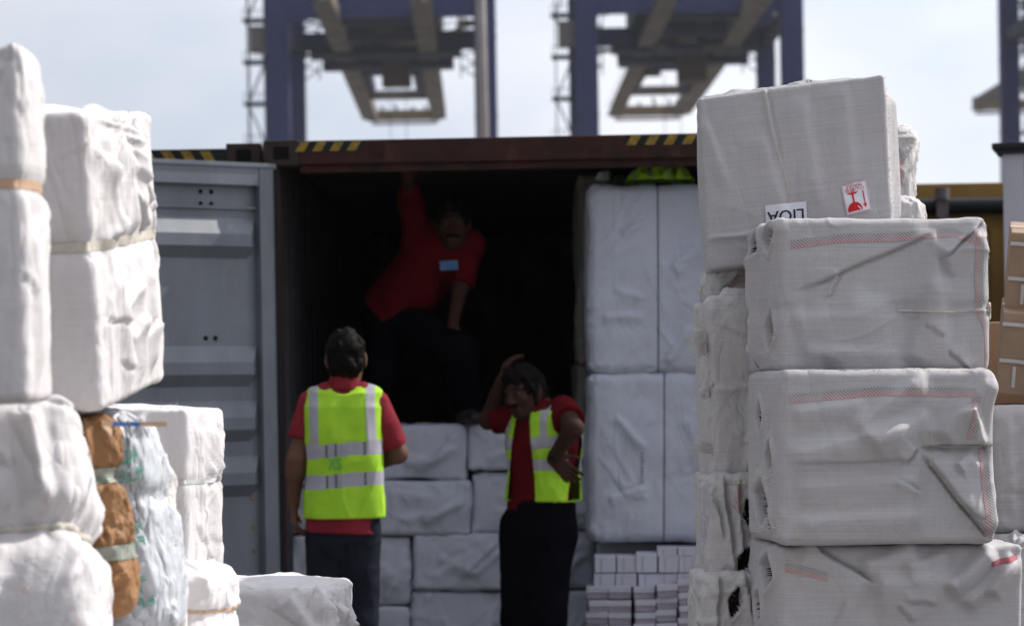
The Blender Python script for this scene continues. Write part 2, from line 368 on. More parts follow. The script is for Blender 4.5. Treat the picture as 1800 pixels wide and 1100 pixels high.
def weather(m, col=(0.075, 0.045, 0.03), amt=0.55, scale=11, lo=0.60, hi=0.72):
    nt = m.node_tree; b = nt.nodes['Principled BSDF']; l = b.inputs['Base Color'].links[0]; src = l.from_socket
    tcn = N(nt, 'ShaderNodeTexCoord'); mp = N(nt, 'ShaderNodeMapping', {'Vector': tcn.outputs['Object'], 'Scale': (1.6, 1.6, 0.5)}); n = N(nt, 'ShaderNodeTexNoise', {'Vector': mp.outputs[0], 'Scale': scale, 'Detail': 12, 'Roughness': 0.8})
    mr = N(nt, 'ShaderNodeMapRange', {'Value': n.outputs['Fac'], 'From Min': lo, 'From Max': hi, 'To Min': 0.0, 'To Max': amt}); mx = N(nt, 'ShaderNodeMix', {'Factor': mr.outputs[0], 6: src}, data_type='RGBA'); mx.inputs[7].default_value = c4(col)
    nt.links.new(mx.outputs[2], b.inputs['Base Color'])
weather(GREYP); weather(GREYP, (0.30, 0.31, 0.33), 0.45, 4, 0.56, 0.7); weather(RED, (0.09, 0.045, 0.03), 0.6, 9, 0.5, 0.66)
DH = Zat(475, 291, YC) - 0.13
door(cont, P(482, 600, YC - 0.02).x - XL - 0.005, R(36) - YAW, 1.13, DH, -1, GREYP)
door(cont, W + 0.03, R(-90 + 180), 1.13, DH, 1, GREYP)

# ---- neighbouring container on the left (only its top rail shows above the door)
XN = P(457, 260, YC).x - W
nb = empty('shipping_container', (XN, YC + 0.03, 0), 'dark closed container left of the red one, its striped top rail above the grey door', 'shipping container', rot=(0, 0, R(0.6)))
HN = Zat(430, 250, YC) + 0.0
BRN = surf('dark brown paint', (0.035, 0.02, 0.016), (0.02, 0.014, 0.013), rough=0.7)
shell(nb, W, L, HN, BRN, BRN, False)
s = MB(); s.box(0.162, 0.006, HN - 0.1, W - 0.162, 0.08, HN - 0.022, 0.006); hn = s.build('header_rail', BRN, nb)
hazard(hn, W - 0.52, W - 0.163, HN - 0.088, HN - 0.03, 0.006, -0.55, 4, W - 0.52)
for k in range(2):
    s = MB(); s.box(0.09 + k * 1.13, 0.02, 0.15, 1.2 + k * 1.13, 0.06, HN - 0.12, 0.005); s.build('door', BRN, nb)

# ---- ochre container farther back on the right
OCH = surf('ochre paint', (0.30, 0.18, 0.045), (0.20, 0.115, 0.035), scale=3, rough=0.7, stretch=(1, 1, 0.3))
Y2 = 16.5; X0 = P(1480, 330, Y2).x; H2 = Zat(1680, 322, Y2)
oc = empty('shipping_container', (X0, Y2, 0), 'ochre brown container wall with a dark bar, farther back, left of the white post', 'shipping container')
s = MB(); s.box(0, 0, 0.1, 2.44, 6, H2, 0.01); s.build('body', OCH, oc)
DK = plain('dark steel bar', (0.022, 0.022, 0.026), 0.6)
s = MB(); za = Zat(1680, 362, Y2); s.tube((0.05, -0.07, za), (2.4, -0.07, za), 0.045, 12); s.box(0.05, -0.05, za - 0.055, 2.4, -0.004, za + 0.02, 0.01); s.build('crossbar', DK, oc)
xa = P(1650, 360, Y2).x - X0
for dx in (0, 0.49): s = MB(); s.box(xa + dx - 0.035, -0.15, za - 0.14, xa + dx + 0.035, -0.115, za + 0.07, 0.008); s.tube((xa + dx, -0.13, za + 0.03), (xa + dx, -0.13, za + 0.10), 0.045, 12); s.build('lashing_bracket', surf('worn steel', (0.14, 0.12, 0.12), (0.08, 0.07, 0.07), scale=20), oc)
s = MB()
for i in range(9): s.box(0.1 + i * 0.27, -0.03, 0.2, 0.2 + i * 0.27, -0.003, za - 0.15, 0.008)
s.build('rib_panel', OCH, oc)

# ---- white container corner at the right edge
WH = surf('off white container paint', (0.50, 0.49, 0.54), (0.40, 0.39, 0.43), scale=3, rough=0.55, stretch=(1, 1, 0.3))
Y3 = 13.2; X3 = P(1757, 400, Y3).x; H3 = Zat(1775, 252, Y3)
wc = empty('shipping_container', (X3, Y3, 0), 'off-white container corner with a dark cap plate at the right edge of the photo', 'shipping container', rot=(0, 0, R(-14)))
s = MB(); s.box(0.02, 0.0, 0.1, 0.125, 0.16, H3 - 0.03, 0.006); s.build('corner_post', WH, wc)
s = MB(); s.box(0.1255, 0.03, 0.1, 2.4, 5.9, H3 - 0.05, 0.006)
s.build('body', WH, wc)
s = MB(); s.box(-0.03, -0.03, H3 - 0.03, 2.42, 0.2, H3, 0.004); s.box(-0.01, -0.02, H3 - 0.055, 0.15, 0.17, H3 - 0.031, 0.004); s.build('cap_plate', DK, wc)
s = MB()
for i in range(9): s.box(0.15, -0.005, 0.3 + i * 0.27, 0.26, 0.028, 0.36 + i * 0.27, 0.004)
s.build('hinge', surf('hinge steel', (0.2, 0.2, 0.21)), wc)
# ============================================================ cloth-wrapped bales
FACES = {'front': (1, -1, 0, 2), 'back': (1, 1, 0, 2), 'left': (0, -1, 1, 2), 'right': (0, 1, 1, 2), 'top': (2, 1, 0, 1), 'bottom': (2, -1, 0, 1)}
def sm(x, a, b):
    t = np.clip((x - a) / (b - a), 0, 1); return t * t * (3 - 2 * t)
class Bale:
    def __init__(s, w, d, h, r=0.03, bulge=(0.006, 0.006, 0.006), amp=1.0, seed=0, cinch=(), vcinch=(), folds=(), holes=(), gather=(), sag=0.0, waves=1.0, lean=0.0, shear=(0, 0), crinkle=0.0, auto=True):
        s.half = np.array([w, d, h]) / 2; s.r = min(r, *(s.half * 0.9)); s.bulge = bulge; s.amp = amp; s.seed = seed; s.cinch = cinch; s.vcinch = vcinch
        rd = random.Random(seed * 7 + 1); folds = list(folds)
        for fc, cnt in (('front', auto if auto is not True else 6), ('left', 3), ('right', auto if auto is not True else 3)):
            for _ in range(cnt if auto else 0):
                u0, v0 = rd.uniform(-.9, .9), rd.uniform(-.9, .9); an = rd.choice([0.6, 2.3, 1.3, 2.7]) + rd.uniform(-.35, .35); ln = rd.uniform(0.25, 0.7)
                folds.append((fc, u0, v0, max(-.97, min(.97, u0 + math.cos(an) * ln)), max(-.97, min(.97, v0 + math.sin(an) * ln)), rd.uniform(0.012, 0.03), rd.uniform(0.003, 0.006), 0.15))
        s.folds = folds; s.holes = holes; s.gather = gather; s.sag = sag; s.waves = waves; s.shear = shear; s.crinkle = crinkle
    def surf(s, q, disp=True):
        q = np.asarray(q, float); half = s.half; r = s.r
        p = q * half; inner = np.clip(p, -(half - r), half - r); dv = p - inner; ln = np.linalg.norm(dv, axis=1); n = dv / np.maximum(ln, 1e-9)[:, None]
        pos = inner + n * r
        for k in range(3):
            o = [j for j in range(3) if j != k]
            pos[:, k] += np.sign(q[:, k]) * np.abs(q[:, k]) ** 6 * s.bulge[k] * (1 - q[:, o[0]] ** 2) * (1 - q[:, o[1]] ** 2)
        if s.sag: pos[:, 2] -= s.sag * np.clip(q[:, 2], 0, 1) * (0.5 + 0.5 * pn(q * 1.3, s.seed + 5))
        D = np.zeros(len(q)); tight = np.zeros(len(q))
        for z0, dep, wd in s.cinch:
            e = np.exp(-((pos[:, 2] - z0) / wd) ** 2); tight += e
            f = 1 - e * dep / half[:2].max(); pos[:, 0] *= f; pos[:, 1] *= f
        for x0, dep, wd in s.vcinch:
            e = np.exp(-((pos[:, 0] - x0) / wd) ** 2); tight += e
            D -= e * dep
        if disp:
            W = pos.copy(); sd = s.seed
            warp = np.stack([pn(W * 3, sd + 1), pn(W * 3, sd + 2), pn(W * 3, sd + 3)], 1) * 0.18
            D += s.amp * (0.009 * s.waves * pn(W * 3.2 + warp, sd) + 0.005 * s.waves * pn(W * 8 + warp * 3, sd + 7))
            ang = 0.6 + 0.5 * math.sin(sd * 1.7); ca, sa = math.cos(ang), math.sin(ang)
            U = np.stack([(W[:, 0] + W[:, 1]) * ca + W[:, 2] * sa, W[:, 1] - W[:, 0], -(W[:, 0] + W[:, 1]) * sa + W[:, 2] * ca], 1)
            Rg = ridge(np.stack([U[:, 0] * 4, U[:, 1] * 4, U[:, 2] * 15], 1) + warp * 7, sd + 9, 3) * sm(pn(W * 4, sd + 11), -0.1, 0.5)
            D += s.amp * 0.008 * Rg
            if s.crinkle: D += s.crinkle * (ridge(W * 17 + warp * 12, sd + 13, 2) * 0.6 + ridge(W * 33 + warp * 20, sd + 14, 2) * 0.25 - 0.3)
            # corner puckers
            corner = np.prod(np.clip(np.abs(q) ** 3, 0, 1), axis=1)
            D += corner * s.amp * 0.012 * pn(W * 30, sd + 15)
            for z0, dep, wd in s.cinch:
                e = np.exp(-((pos[:, 2] - z0) / (wd * 3.2)) ** 2)
                cc = np.stack([W[:, 0] * 26, W[:, 1] * 26, W[:, 2] * 4], 1)
                D += e * (dep * 0.30 + 0.002) * pn(cc, sd + 21)
            for x0, dep, wd in s.vcinch:
                e = np.exp(-((pos[:, 0] - x0) / (wd * 4)) ** 2)
                D += e * dep * 0.35 * pn(np.stack([W[:, 0] * 4, W[:, 1] * 24, W[:, 2] * 24], 1), sd + 22)
            for g in s.gather:          # puckered gather on one face: (face, u, v, radius_m, amp)
                ax, sg, ua, va = FACES[g[0]]; u = pos[:, ua] - g[1] * half[ua]; v = pos[:, va] - g[2] * half[va]
                rr = np.hypot(u, v); th = np.arctan2(v, u); on = np.clip(q[:, ax] * sg, 0, 1) ** 8 if g[0] not in ('x',) else 1
                k = np.stack([np.cos(th) * 2.6, np.sin(th) * 2.6, rr * 5], 1)
                D += on * g[4] * (ridge(k, sd + 31, 1.5) - 0.4 + 0.5 * pn(k * 2.2, sd + 32)) * np.exp(-(rr / g[3]) ** 2) * sm(rr, 0.0, 0.05)
                D -= on * g[4] * 1.2 * np.exp(-(rr / 0.035) ** 2)
            for f in s.folds:           # (face,u0,v0,u1,v1,width_m,height_m[,asym])
                ax, sg, ua, va = FACES[f[0]]; as_ = f[7] if len(f) > 7 else 0.35
                a = np.array([f[1] * half[ua], f[2] * half[va]]); b = np.array([f[3] * half[ua], f[4] * half[va]]); d = b - a; L_ = np.hypot(*d); d = d / L_
                u = pos[:, ua] - a[0]; v = pos[:, va] - a[1]; t = (u * d[0] + v * d[1]) / L_; sdist = -u * d[1] + v * d[0]
                sdist = sdist + 0.006 * pn(np.stack([t * 3, t * 0, t * 0], 1), sd + 41)
                on = np.clip(q[:, ax] * sg, 0, 1) ** 10
                tp = sm(t, -0.02, 0.12) * (1 - sm(t, 0.80, 1.04))
                wv = np.where(sdist > 0, f[5] * as_, f[5])
                if as_ <= 0.2:          # lapped fold: swells slowly, drops sharply into a narrow groove
                    D += on * tp * f[6] * (np.where(sdist > 0, np.exp(-(sdist / 0.003) ** 2), np.exp(-(sdist / f[5]) ** 2)) - 0.75 * np.exp(-((sdist - 0.0055) / 0.0045) ** 2))
                else: D += on * tp * f[6] * 1.5 * np.exp(-(sdist / wv) ** 2)
            for f in s.holes:           # (face,u,v,halfwidth_m,halfheight_m,angle,depth)
                ax, sg, ua, va = FACES[f[0]]; u = pos[:, ua] - f[1] * half[ua]; v = pos[:, va] - f[2] * half[va]
                c_, s_ = math.cos(f[5]), math.sin(f[5]); uu = u * c_ + v * s_; vv = -u * s_ + v * c_
                k = (np.abs(uu) / f[3]) + np.abs(vv / f[4]) ** 1.35; on = (q[:, ax] * sg > 0.9)
                D += on * (-f[6] * sm(-k, -1.0, -0.55) + 0.006 * np.exp(-((k - 1.25) / 0.35) ** 2))
        pos = pos + n * D[:, None]
        pos[:, 0] += s.shear[0] * (pos[:, 2] + half[2]); pos[:, 1] += s.shear[1] * (pos[:, 2] + half[2])
        pos[:, 2] += half[2]
        return pos, n
    def mesh(s, name, mat, parent=None, res=0.008):
        n = np.maximum(np.round(s.half * 2 / res).astype(int), 6); n = np.minimum(n, 230)
        allv = []; 
        for k in range(3):
            o = [j for j in range(3) if j != k]
            I, J = np.meshgrid(np.arange(n[o[0]]), np.arange(n[o[1]]), indexing='ij'); I = I.ravel(); J = J.ravel()
            for sg in (0, 1):
                quad = []
                for (a, b) in ((0, 0), (1, 0), (1, 1), (0, 1)):
                    c = np.zeros((len(I), 3), int); c[:, k] = n[k] * sg; c[:, o[0]] = I + a; c[:, o[1]] = J + b; quad.append(c)
                flip = (sg == 1) == (k == 1)
                if flip: quad = quad[::-1]
                allv.append(np.stack(quad, 1))
        A = np.concatenate(allv); key = (A[..., 0] * 1000 + A[..., 1]) * 1000 + A[..., 2]
        uq, inv = np.unique(key.ravel(), return_inverse=True); fs = inv.reshape(-1, 4)
        ijk = np.stack([uq // 1000000, (uq // 1000) % 1000, uq % 1000], 1)
        q = ijk / n * 2.0 - 1
        # denser lattice near the edges
        q = np.sin(q * math.pi / 2) * 0.35 + q * 0.65
        pos, _ = s.surf(q)
        if not s.holes: return mesh_obj(name, pos, fs, mat, parent)
        qc = q[fs].mean(1); half = s.half; mi = np.zeros(len(fs), int)      # faces inside a tear show goods under the cloth, darkened to paint in the hollow's shade
        for f in s.holes:
            ax, sg, ua, va = FACES[f[0]]; u = qc[:, ua] * half[ua] - f[1] * half[ua]; v = qc[:, va] * half[va] - f[2] * half[va]
            c_, s_ = math.cos(f[5]), math.sin(f[5]); uu = u * c_ + v * s_; vv = -u * s_ + v * c_
            mi[((np.abs(uu) / f[3] + np.abs(vv / f[4]) ** 1.35) < 0.85) & (qc[:, ax] * sg > 0.9)] = 1
        return mesh_obj(name, pos, fs, [mat, TEARM], parent, mi=mi)
    def ribbon(s, name, Q, S, width, lift, mat, parent, thick=0.0, across=1):
        """strip that follows the wrapped surface along cube-surface path Q; S = side direction in metres"""
        Q = np.asarray(Q, float); S = np.asarray(S, float)
        if S.ndim == 1: S = np.tile(S, (len(Q), 1))
        rows = []
        for k in range(across + 1):
            t = (k / across - 0.5) * width
            qq = np.clip(Q + S * t / s.half, -1, 1); p, n = s.surf(qq); rows.append(p + n * (lift + (thick if 0 < k < across else 0)))
        m = len(Q); V = np.concatenate(rows); fs = []
        ln = np.concatenate([[0], np.cumsum(np.linalg.norm(np.diff(rows[0], axis=0), axis=1))])
        uv = np.concatenate([np.stack([ln, np.full(m, k / across * width)], 1) for k in range(across + 1)])
        for k in range(across):
            for i in range(m - 1): fs.append((k * m + i, k * m + i + 1, (k + 1) * m + i + 1, (k + 1) * m + i))
        return mesh_obj(name, V, fs, mat, parent, uv=uv)
    def fq(s, face, u, v):
        ax, sg, ua, va = FACES[face]; u = np.asarray(u, float); q = np.zeros((len(u), 3)); q[:, ax] = sg; q[:, ua] = u; q[:, va] = v; return q
    def line(s, face, pts, n=80):
        pts = np.array(pts, float); t = np.linspace(0, len(pts) - 1, n); i = np.minimum(t.astype(int), len(pts) - 2); f = (t - i)[:, None]
        uv = pts[i] * (1 - f) + pts[i + 1] * f; return s.fq(face, uv[:, 0], uv[:, 1])
    def hoop(s, z0, m=60, wob=0.0):
        """closed horizontal path round the four sides at height z0 (m from centre)"""
        v = z0 / s.half[2]; t = np.linspace(-1, 1, m)
        seq = [np.stack([t, -np.ones(m)], 1), np.stack([np.ones(m), t], 1), np.stack([-t, np.ones(m)], 1), np.stack([-np.ones(m), -t], 1)]
        a = np.concatenate(seq); return np.column_stack([a, v + wob * np.sin(np.arange(len(a)) * 0.05)])
    def vhoop(s, x0, m=60):
        u = x0 / s.half[0]; t = np.linspace(-1, 1, m)
        a = np.concatenate([np.stack([-np.ones(m), t], 1), np.stack([t, np.ones(m)], 1), np.stack([np.ones(m), -t], 1), np.stack([-t, -np.ones(m)], 1)])
        return np.column_stack([np.full(len(a), u), a])

def fray(parent, name, pts, mat, length=0.04, spread=0.6, w=0.0012, seed=0, dirn=(0, 0, 1), per=1):
    """loose threads: thin curved blades growing out of pts"""
    rr = random.Random(seed); v = []; f = []
    for p in pts:
        for _ in range(per):
            d = Vector(dirn) + Vector((rr.uniform(-1, 1), rr.uniform(-1, 1), rr.uniform(-1, 1))) * spread; d.normalize()
            L_ = length * rr.uniform(0.4, 1.2); q = Vector(p); b = len(v); side = d.cross(Vector((0, 1, 0.1))).normalized() * w
            droop = Vector((rr.uniform(-.3, .3), rr.uniform(-.3, .3), rr.uniform(-0.8, 0.1)))
            for k in range(4):
                v += [q - side * (1 - k / 4), q + side * (1 - k / 4)]; q = q + d * (L_ / 3); d = (d + droop * 0.35).normalized()
            f += [(b + 2 * k, b + 2 * k + 1, b + 2 * k + 3, b + 2 * k + 2) for k in range(3)]
    return mesh_obj(name, v, f, mat, parent, smooth=False)

# materials
GREYC = fabric('grey woven sacking', (0.42, 0.398, 0.39), dirt=(0.26, 0.215, 0.185), dirtamt=0.38, crease=0.004, crease_scale=4, streak=0.10, weave=0.0004)
GREYC2 = fabric('beige woven sacking', (0.48, 0.455, 0.435), dirt=(0.25, 0.2, 0.16), dirtamt=0.5, crease=0.006, crease_scale=9, streak=0.10)
WHITEC = fabric('white woven sacking', (0.58, 0.55, 0.54), dirt=(0.42, 0.30, 0.25), dirtamt=0.45, crease=0.006, crease_scale=6, streak=0.05, tint=(0.96, 0.97, 1.0), transl=0.04, facet=0.004)
WHITEK = fabric('crumpled white sacking', (0.60, 0.57, 0.56), dirt=(0.42, 0.30, 0.25), dirtamt=0.5, crease=0.008, crease_scale=6, streak=0.05, tint=(0.95, 0.965, 1.0), transl=0.04, facet=0.007)
INNERC = fabric('pale inner bale cloth', (0.45, 0.455, 0.51), dirt=(0.3, 0.27, 0.25), dirtamt=0.3, crease=0.005, crease_scale=6, streak=0.04)
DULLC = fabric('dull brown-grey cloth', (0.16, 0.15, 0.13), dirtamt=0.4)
STRAPT = plain('tan strap', (0.50, 0.33, 0.22), 0.5)
STRAPW = plain('white strap', (0.46, 0.45, 0.45), 0.5)
ROPE = surf('pale twine', (0.5, 0.47, 0.42), (0.4, 0.36, 0.3), scale=80)
DSTRAP = plain('dark strap', (0.14, 0.14, 0.16), 0.6)
THREAD = plain('loose white thread', (0.62, 0.60, 0.57), 0.7)
PAPER = plain('white label paper', (0.72, 0.72, 0.78), 0.5)
INK = plain('black ink', (0.015, 0.015, 0.03), 0.5)
STRIPER = plain('faded red weave', (0.34, 0.11, 0.13), 0.8)
REDINK = plain('red ink', (0.55, 0.02, 0.025), 0.5)
TEARM = surf('shade-darkened goods in a tear', (0.045, 0.032, 0.028), (0.022, 0.017, 0.016), scale=40, rough=0.9)  # goods colour darkened so the tear's shade is in the colour
def stripe_mat(name, flip=False):
    m, nt, b = newmat(name); b.inputs['Roughness'].default_value = 0.7
    uv = N(nt, 'ShaderNodeTexCoord').outputs['UV']; sp = N(nt, 'ShaderNodeSeparateXYZ', {0: uv})
    # two bands of woven ticks: lower red, upper dark
    dia = N(nt, 'ShaderNodeMath', {0: sp.outputs[0], 1: sp.outputs[1]}, operation='ADD' if not flip else 'SUBTRACT')
    t = N(nt, 'ShaderNodeMath', {0: dia.outputs[0], 1: 2 * math.pi / 0.0088}, operation='MULTIPLY'); sn = N(nt, 'ShaderNodeMath', {0: t.outputs[0]}, operation='SINE')
    tv = N(nt, 'ShaderNodeMath', {0: sp.outputs[1], 1: 2 * math.pi / 0.005}, operation='MULTIPLY'); sv = N(nt, 'ShaderNodeMath', {0: tv.outputs[0]}, operation='SINE')
    ck = N(nt, 'ShaderNodeMath', {0: sn.outputs[0], 1: 0.0}, operation='ADD')
    g = N(nt, 'ShaderNodeMath', {0: ck.outputs[0], 1: -0.12}, operation='GREATER_THAN')
    half = N(nt, 'ShaderNodeMath', {0: sp.outputs[1], 1: 0.0112}, operation='GREATER_THAN')
    mixb = N(nt, 'ShaderNodeMix', {'Factor': half.outputs[0]}, data_type='RGBA'); mixb.inputs[6].default_value = (0.38, 0.12, 0.14, 1); mixb.inputs[7].default_value = (0.17, 0.18, 0.18, 1)
    on = N(nt, 'ShaderNodeTexNoise', {'Vector': N(nt, 'ShaderNodeTexCoord').outputs['Object'], 'Scale': 24, 'Detail': 5}); om = N(nt, 'ShaderNodeMapRange', {'Value': on.outputs['Fac'], 'From Min': 0.35, 'From Max': 0.6, 'To Min': 0.55, 'To Max': 1.0})
    gm = N(nt, 'ShaderNodeMath', {0: g.outputs[0], 1: om.outputs[0]}, operation='MULTIPLY')
    wv = N(nt, 'ShaderNodeMix', {'Factor': gm.outputs[0], 7: mixb.outputs[2]}, data_type='RGBA'); wv.inputs[6].default_value = (0.41, 0.385, 0.37, 1)
    nt.links.new(wv.outputs[2], b.inputs['Base Color'])
    return m
def tape_mat():
    m, nt, b = newmat('clear packing tape'); b.inputs['Base Color'].default_value = (0.5, 0.49, 0.47, 1); b.inputs['Roughness'].default_value = 0.22
    tcn = N(nt, 'ShaderNodeTexCoord'); n2 = N(nt, 'ShaderNodeTexNoise', {'Vector': tcn.outputs['Object'], 'Scale': 45, 'Detail': 4})
    nt.links.new(N(nt, 'ShaderNodeBump', {'Height': n2.outputs['Fac'], 'Distance': 0.004}).outputs[0], b.inputs['Normal'])
    tr = N(nt, 'ShaderNodeBsdfTransparent'); ms = N(nt, 'ShaderNodeMixShader', {0: 0.38, 1: tr.outputs[0], 2: b.outputs[0]}); nt.links.new(ms.outputs[0], nt.nodes['Material Output'].inputs['Surface'])
    return m
CTAPE = tape_mat()
STRIPE = stripe_mat('red and dark woven stripe'); STRIPEF = stripe_mat('red and dark woven stripe mirrored', True)

def make_bale(bale, px, py, Y, label, mat=None, name='wrapped_bale', rot=(0, 0, 0), res=0.008, group=None, cat='bale', anchor='bl'):
    """px,py,Y: where the bottom-left (or 'bc','br','tl','tr') corner of the front face stands"""
    w, d, h = bale.half * 2
    ax = {'l': -w / 2, 'c': 0, 'r': w / 2}[anchor[1]]; az = {'b': 0, 't': h, 'm': h / 2}[anchor[0]]
    M_ = Matrix.Rotation(rot[2], 3, 'Z') @ Matrix.Rotation(rot[1], 3, 'Y') @ Matrix.Rotation(rot[0], 3, 'X')
    p = P(px, py, Y) - M_ @ Vector((ax, -d / 2, az))
    e = empty(name, p, label, cat, group, rot=M_.to_euler())
    bale.mesh('wrapping', mat, e, res)
    return e
ZV = np.array([0, 0, 1.0]); XV = np.array([1.0, 0, 0])
def strap(b, e, z0, width=0.014, mat=None, name='strap', lift=0.002): return b.ribbon(name, b.hoop(z0), ZV, width, lift, mat, e, thick=0.0015, across=2)
def vstrap(b, e, x0, width=0.014, mat=None, name='strap', lift=0.002): return b.ribbon(name, b.vhoop(x0), XV, width, lift, mat, e, thick=0.0015, across=2)
# ============================================================ right-hand stack of grey bales (in focus)
GG = 'grey woven-cloth bales stacked on the right'
def sc(Y): return F / Y
# R1: top bale with the two labels, tilted
Y = 7.4; k = sc(Y)
r1 = Bale(auto=False, w=328 / k, d=0.42, h=304 / k, r=0.011, amp=0.32, seed=3, bulge=(0.01, 0.006, 0.012), vcinch=(),
          folds=[('front', -0.28, 1.05, -0.16, 0.1, 0.014, 0.006, 0.15), ('front', -0.95, 0.75, -0.72, -0.1, 0.03, 0.006), ('front', -0.35, 0.5, -0.12, -0.6, 0.035, 0.005), ('front', 0.1, 0.9, 0.22, -0.4, 0.05, 0.007),
                 ('front', -0.99, -0.62, -0.25, -0.64, 0.010, 0.008), ('front', 0.55, 0.95, 0.6, -0.2, 0.05, 0.007), ('right', -0.6, 0.9, -0.2, -0.9, 0.05, 0.02), ('right', 0.1, 0.9, 0.2, -0.8, 0.05, 0.02),
                 ('top', -0.7, -0.9, -0.1, 0.2, 0.03, 0.007), ('top', 0.1, -0.8, 0.6, 0.3, 0.03, 0.008)],
          holes=[('top', -0.72, -0.80, 0.05, 0.012, 0.15, 0.02), ('top', -0.10, -0.82, 0.06, 0.011, 0.1, 0.02), ('top', 0.35, -0.8, 0.06, 0.012, 0.12, 0.02)], shear=(0.056, 0))
e1 = make_bale(r1, 1244, 476, Y, 'top bale of the right stack, with white label and upside-down red fragile sticker', GREYC, rot=(0, R(-5.6), R(-3.5)), group=GG, res=0.0042)
def to_face(b, verts2d, cu, cv, face, ang=0.0, lift=0.003):
    """flat 2-D points in metres laid on a face around (cu,cv)"""
    ax, sg, ua, va = FACES[face]; ca, sa = math.cos(ang), math.sin(ang)
    v = np.asarray(verts2d, float); u = (v[:, 0] * ca - v[:, 1] * sa) / b.half[ua] + cu; w = (v[:, 0] * sa + v[:, 1] * ca) / b.half[va] + cv
    q = b.fq(face, u, np.zeros(len(u))); q[:, va] = w
    p, n = b.surf(q); return p + n * lift
def patch(b, e, name, w, h, cu, cv, face, ang, lift, mat, nx=14, ny=14):
    xs = np.linspace(-w / 2, w / 2, nx); zs = np.linspace(-h / 2, h / 2, ny); G = np.array([(x, z) for z in zs for x in xs])
    fs = [(j * nx + i, j * nx + i + 1, (j + 1) * nx + i + 1, (j + 1) * nx + i) for j in range(ny - 1) for i in range(nx - 1)]
    return mesh_obj(name, to_face(b, G, cu, cv, face, ang, lift), fs, mat, e)
def text_mesh(body, size):
    cu = bpy.data.curves.new('txt', 'FONT'); cu.body = body; cu.size = size; cu.align_x = 'CENTER'; cu.align_y = 'CENTER'; cu.resolution_u = 3; cu.fill_mode = 'FRONT'
    o = bpy.data.objects.new('txt', cu); COL.objects.link(o); dg = bpy.context.evaluated_depsgraph_get()
    me = bpy.data.meshes.new_from_object(o.evaluated_get(dg)); v = [(x.co.x, x.co.y) for x in me.vertices]; f = [tuple(p.vertices) for p in me.polygons]
    bpy.data.objects.remove(o); bpy.data.meshes.remove(me); bpy.data.curves.remove(cu); return v, f
def uvof(b, e, px, py, Y=None):
    """face coordinates of the photo pixel on the front face of a bale"""
    e_m = Matrix.LocRotScale(e.location, e.rotation_euler, None).inverted(); o = e_m @ Vector((0, 0, CAMZ)); t = e_m @ P(px, py, 10.0) - o
    k_ = (-b.half[1] - o.y) / t.y; h = o + t * k_
    return ((h.x - b.shear[0] * h.z) / b.half[0], h.z / b.half[2] - 1)
def text_on(b, e, body, size, cu, cv, ang, lift, mat, name='printing', sx=1.0, off=(0, 0), bold=0):
    v, f = text_mesh(body, size); v = [(x * sx + off[0], y + off[1]) for x, y in v]
    return mesh_obj(name, to_face(b, v, cu, cv, 'front', ang, lift), f, mat, e, smooth=False)
u, v = uvof(r1, e1, 1382, 383)
lab = patch(r1, e1, 'paper_label', 72 / k, 50 / k, u, v, 'front', R(-1), 0.003, PAPER)
u2, v2 = uvof(r1, e1, 1382, 383)
for dx in (0, 0.0008): text_on(r1, lab, 'LIOA', 0.0475, u2, v2, R(179), 0.0045 + dx * .1, INK, sx=0.98, off=(dx, -0.006))
u, v = uvof(r1, e1, 1505, 348); a = R(7.5)
st = patch(r1, e1, 'fragile_sticker', 44 / k, 53 / k, u, v, 'front', a, 0.003, PAPER)
def shape(pts, f, mat, name, cu=u, cv=v, lift=0.0045): return mesh_obj(name, to_face(r1, [(x / k, y / k) for x, y in pts], cu, cv, 'front', a, lift), f, mat, st, smooth=False)
# border, bowl, stem, foot, arrow (upside down: bowl at the bottom)
bd = []; bf = []
for (x0, y0, x1, y1) in ((-21, 25, 21, 25.6), (-21, -25.6, 21, -25), (-21, -25, -20.4, 25), (20.4, -25, 21, 25)):
    i0 = len(bd); bd += [(x0, y0), (x1, y0), (x1, y1), (x0, y1)]; bf.append((i0, i0 + 1, i0 + 2, i0 + 3))
shape(bd, bf, REDINK, 'sticker_border')
n = 16; arc = [(-5.5 + 13 * math.cos(math.pi * i / n), -22 + 15.5 * math.sin(math.pi * i / n) ** 0.9) for i in range(n + 1)]
shape(arc + [(-5.5, -22)], [(i, i + 1, n + 1) for i in range(n)], REDINK, 'glass_symbol')
shape([(-7, -7), (-4, -7), (-4, 8), (-7, 8)], [(0, 1, 2, 3)], REDINK, 'glass_symbol')
shape([(-16, 9.5), (-10, 7.5), (0, 7.5), (5, 9.5), (0, 10.8), (-10, 10.8)], [(0, 1, 2, 3, 4, 5)], REDINK, 'glass_symbol')
shape([(-0.5, -15.5), (0.8, -14.2), (5.6, -20.4), (4.2, -21.6)], [(0, 1, 2, 3)], PAPER, 'glass_symbol', lift=0.0056)
shape([(12.2, -14), (14, -14), (14, 10), (12.2, 10), (9.6, -13), (13.1, -20.5), (16.6, -13)], [(0, 1, 2, 3), (4, 5, 6)], REDINK, 'arrow_symbol')
try:
    v_, f_ = text_mesh('小心輕放', 8.6 / k); v_ = [(-x * k - 0.5, -y * k + 15.5) for x, y in v_]; shape(v_, f_, REDINK, 'printing')
    v_, f_ = text_mesh('FRAGILE', 6.6 / k); v_ = [(-x * k * 1.15 - 0.5, -y * k + 21.6) for x, y in v_]; shape(v_, f_, REDINK, 'printing')
except Exception as ex: print('text', ex)
r1.ribbon('seam_cord', r1.line('front', [(-0.29, 1.0), (-0.27, 0.7), (-0.19, 0.3), (-0.10, -0.1), (-0.06, -0.5)]), XV, 0.0035, 0.0015, ROPE, e1)
rr = random.Random(2)
pt = lambda b, face, u, v: tuple(b.surf(b.fq(face, [u], v))[0][0])
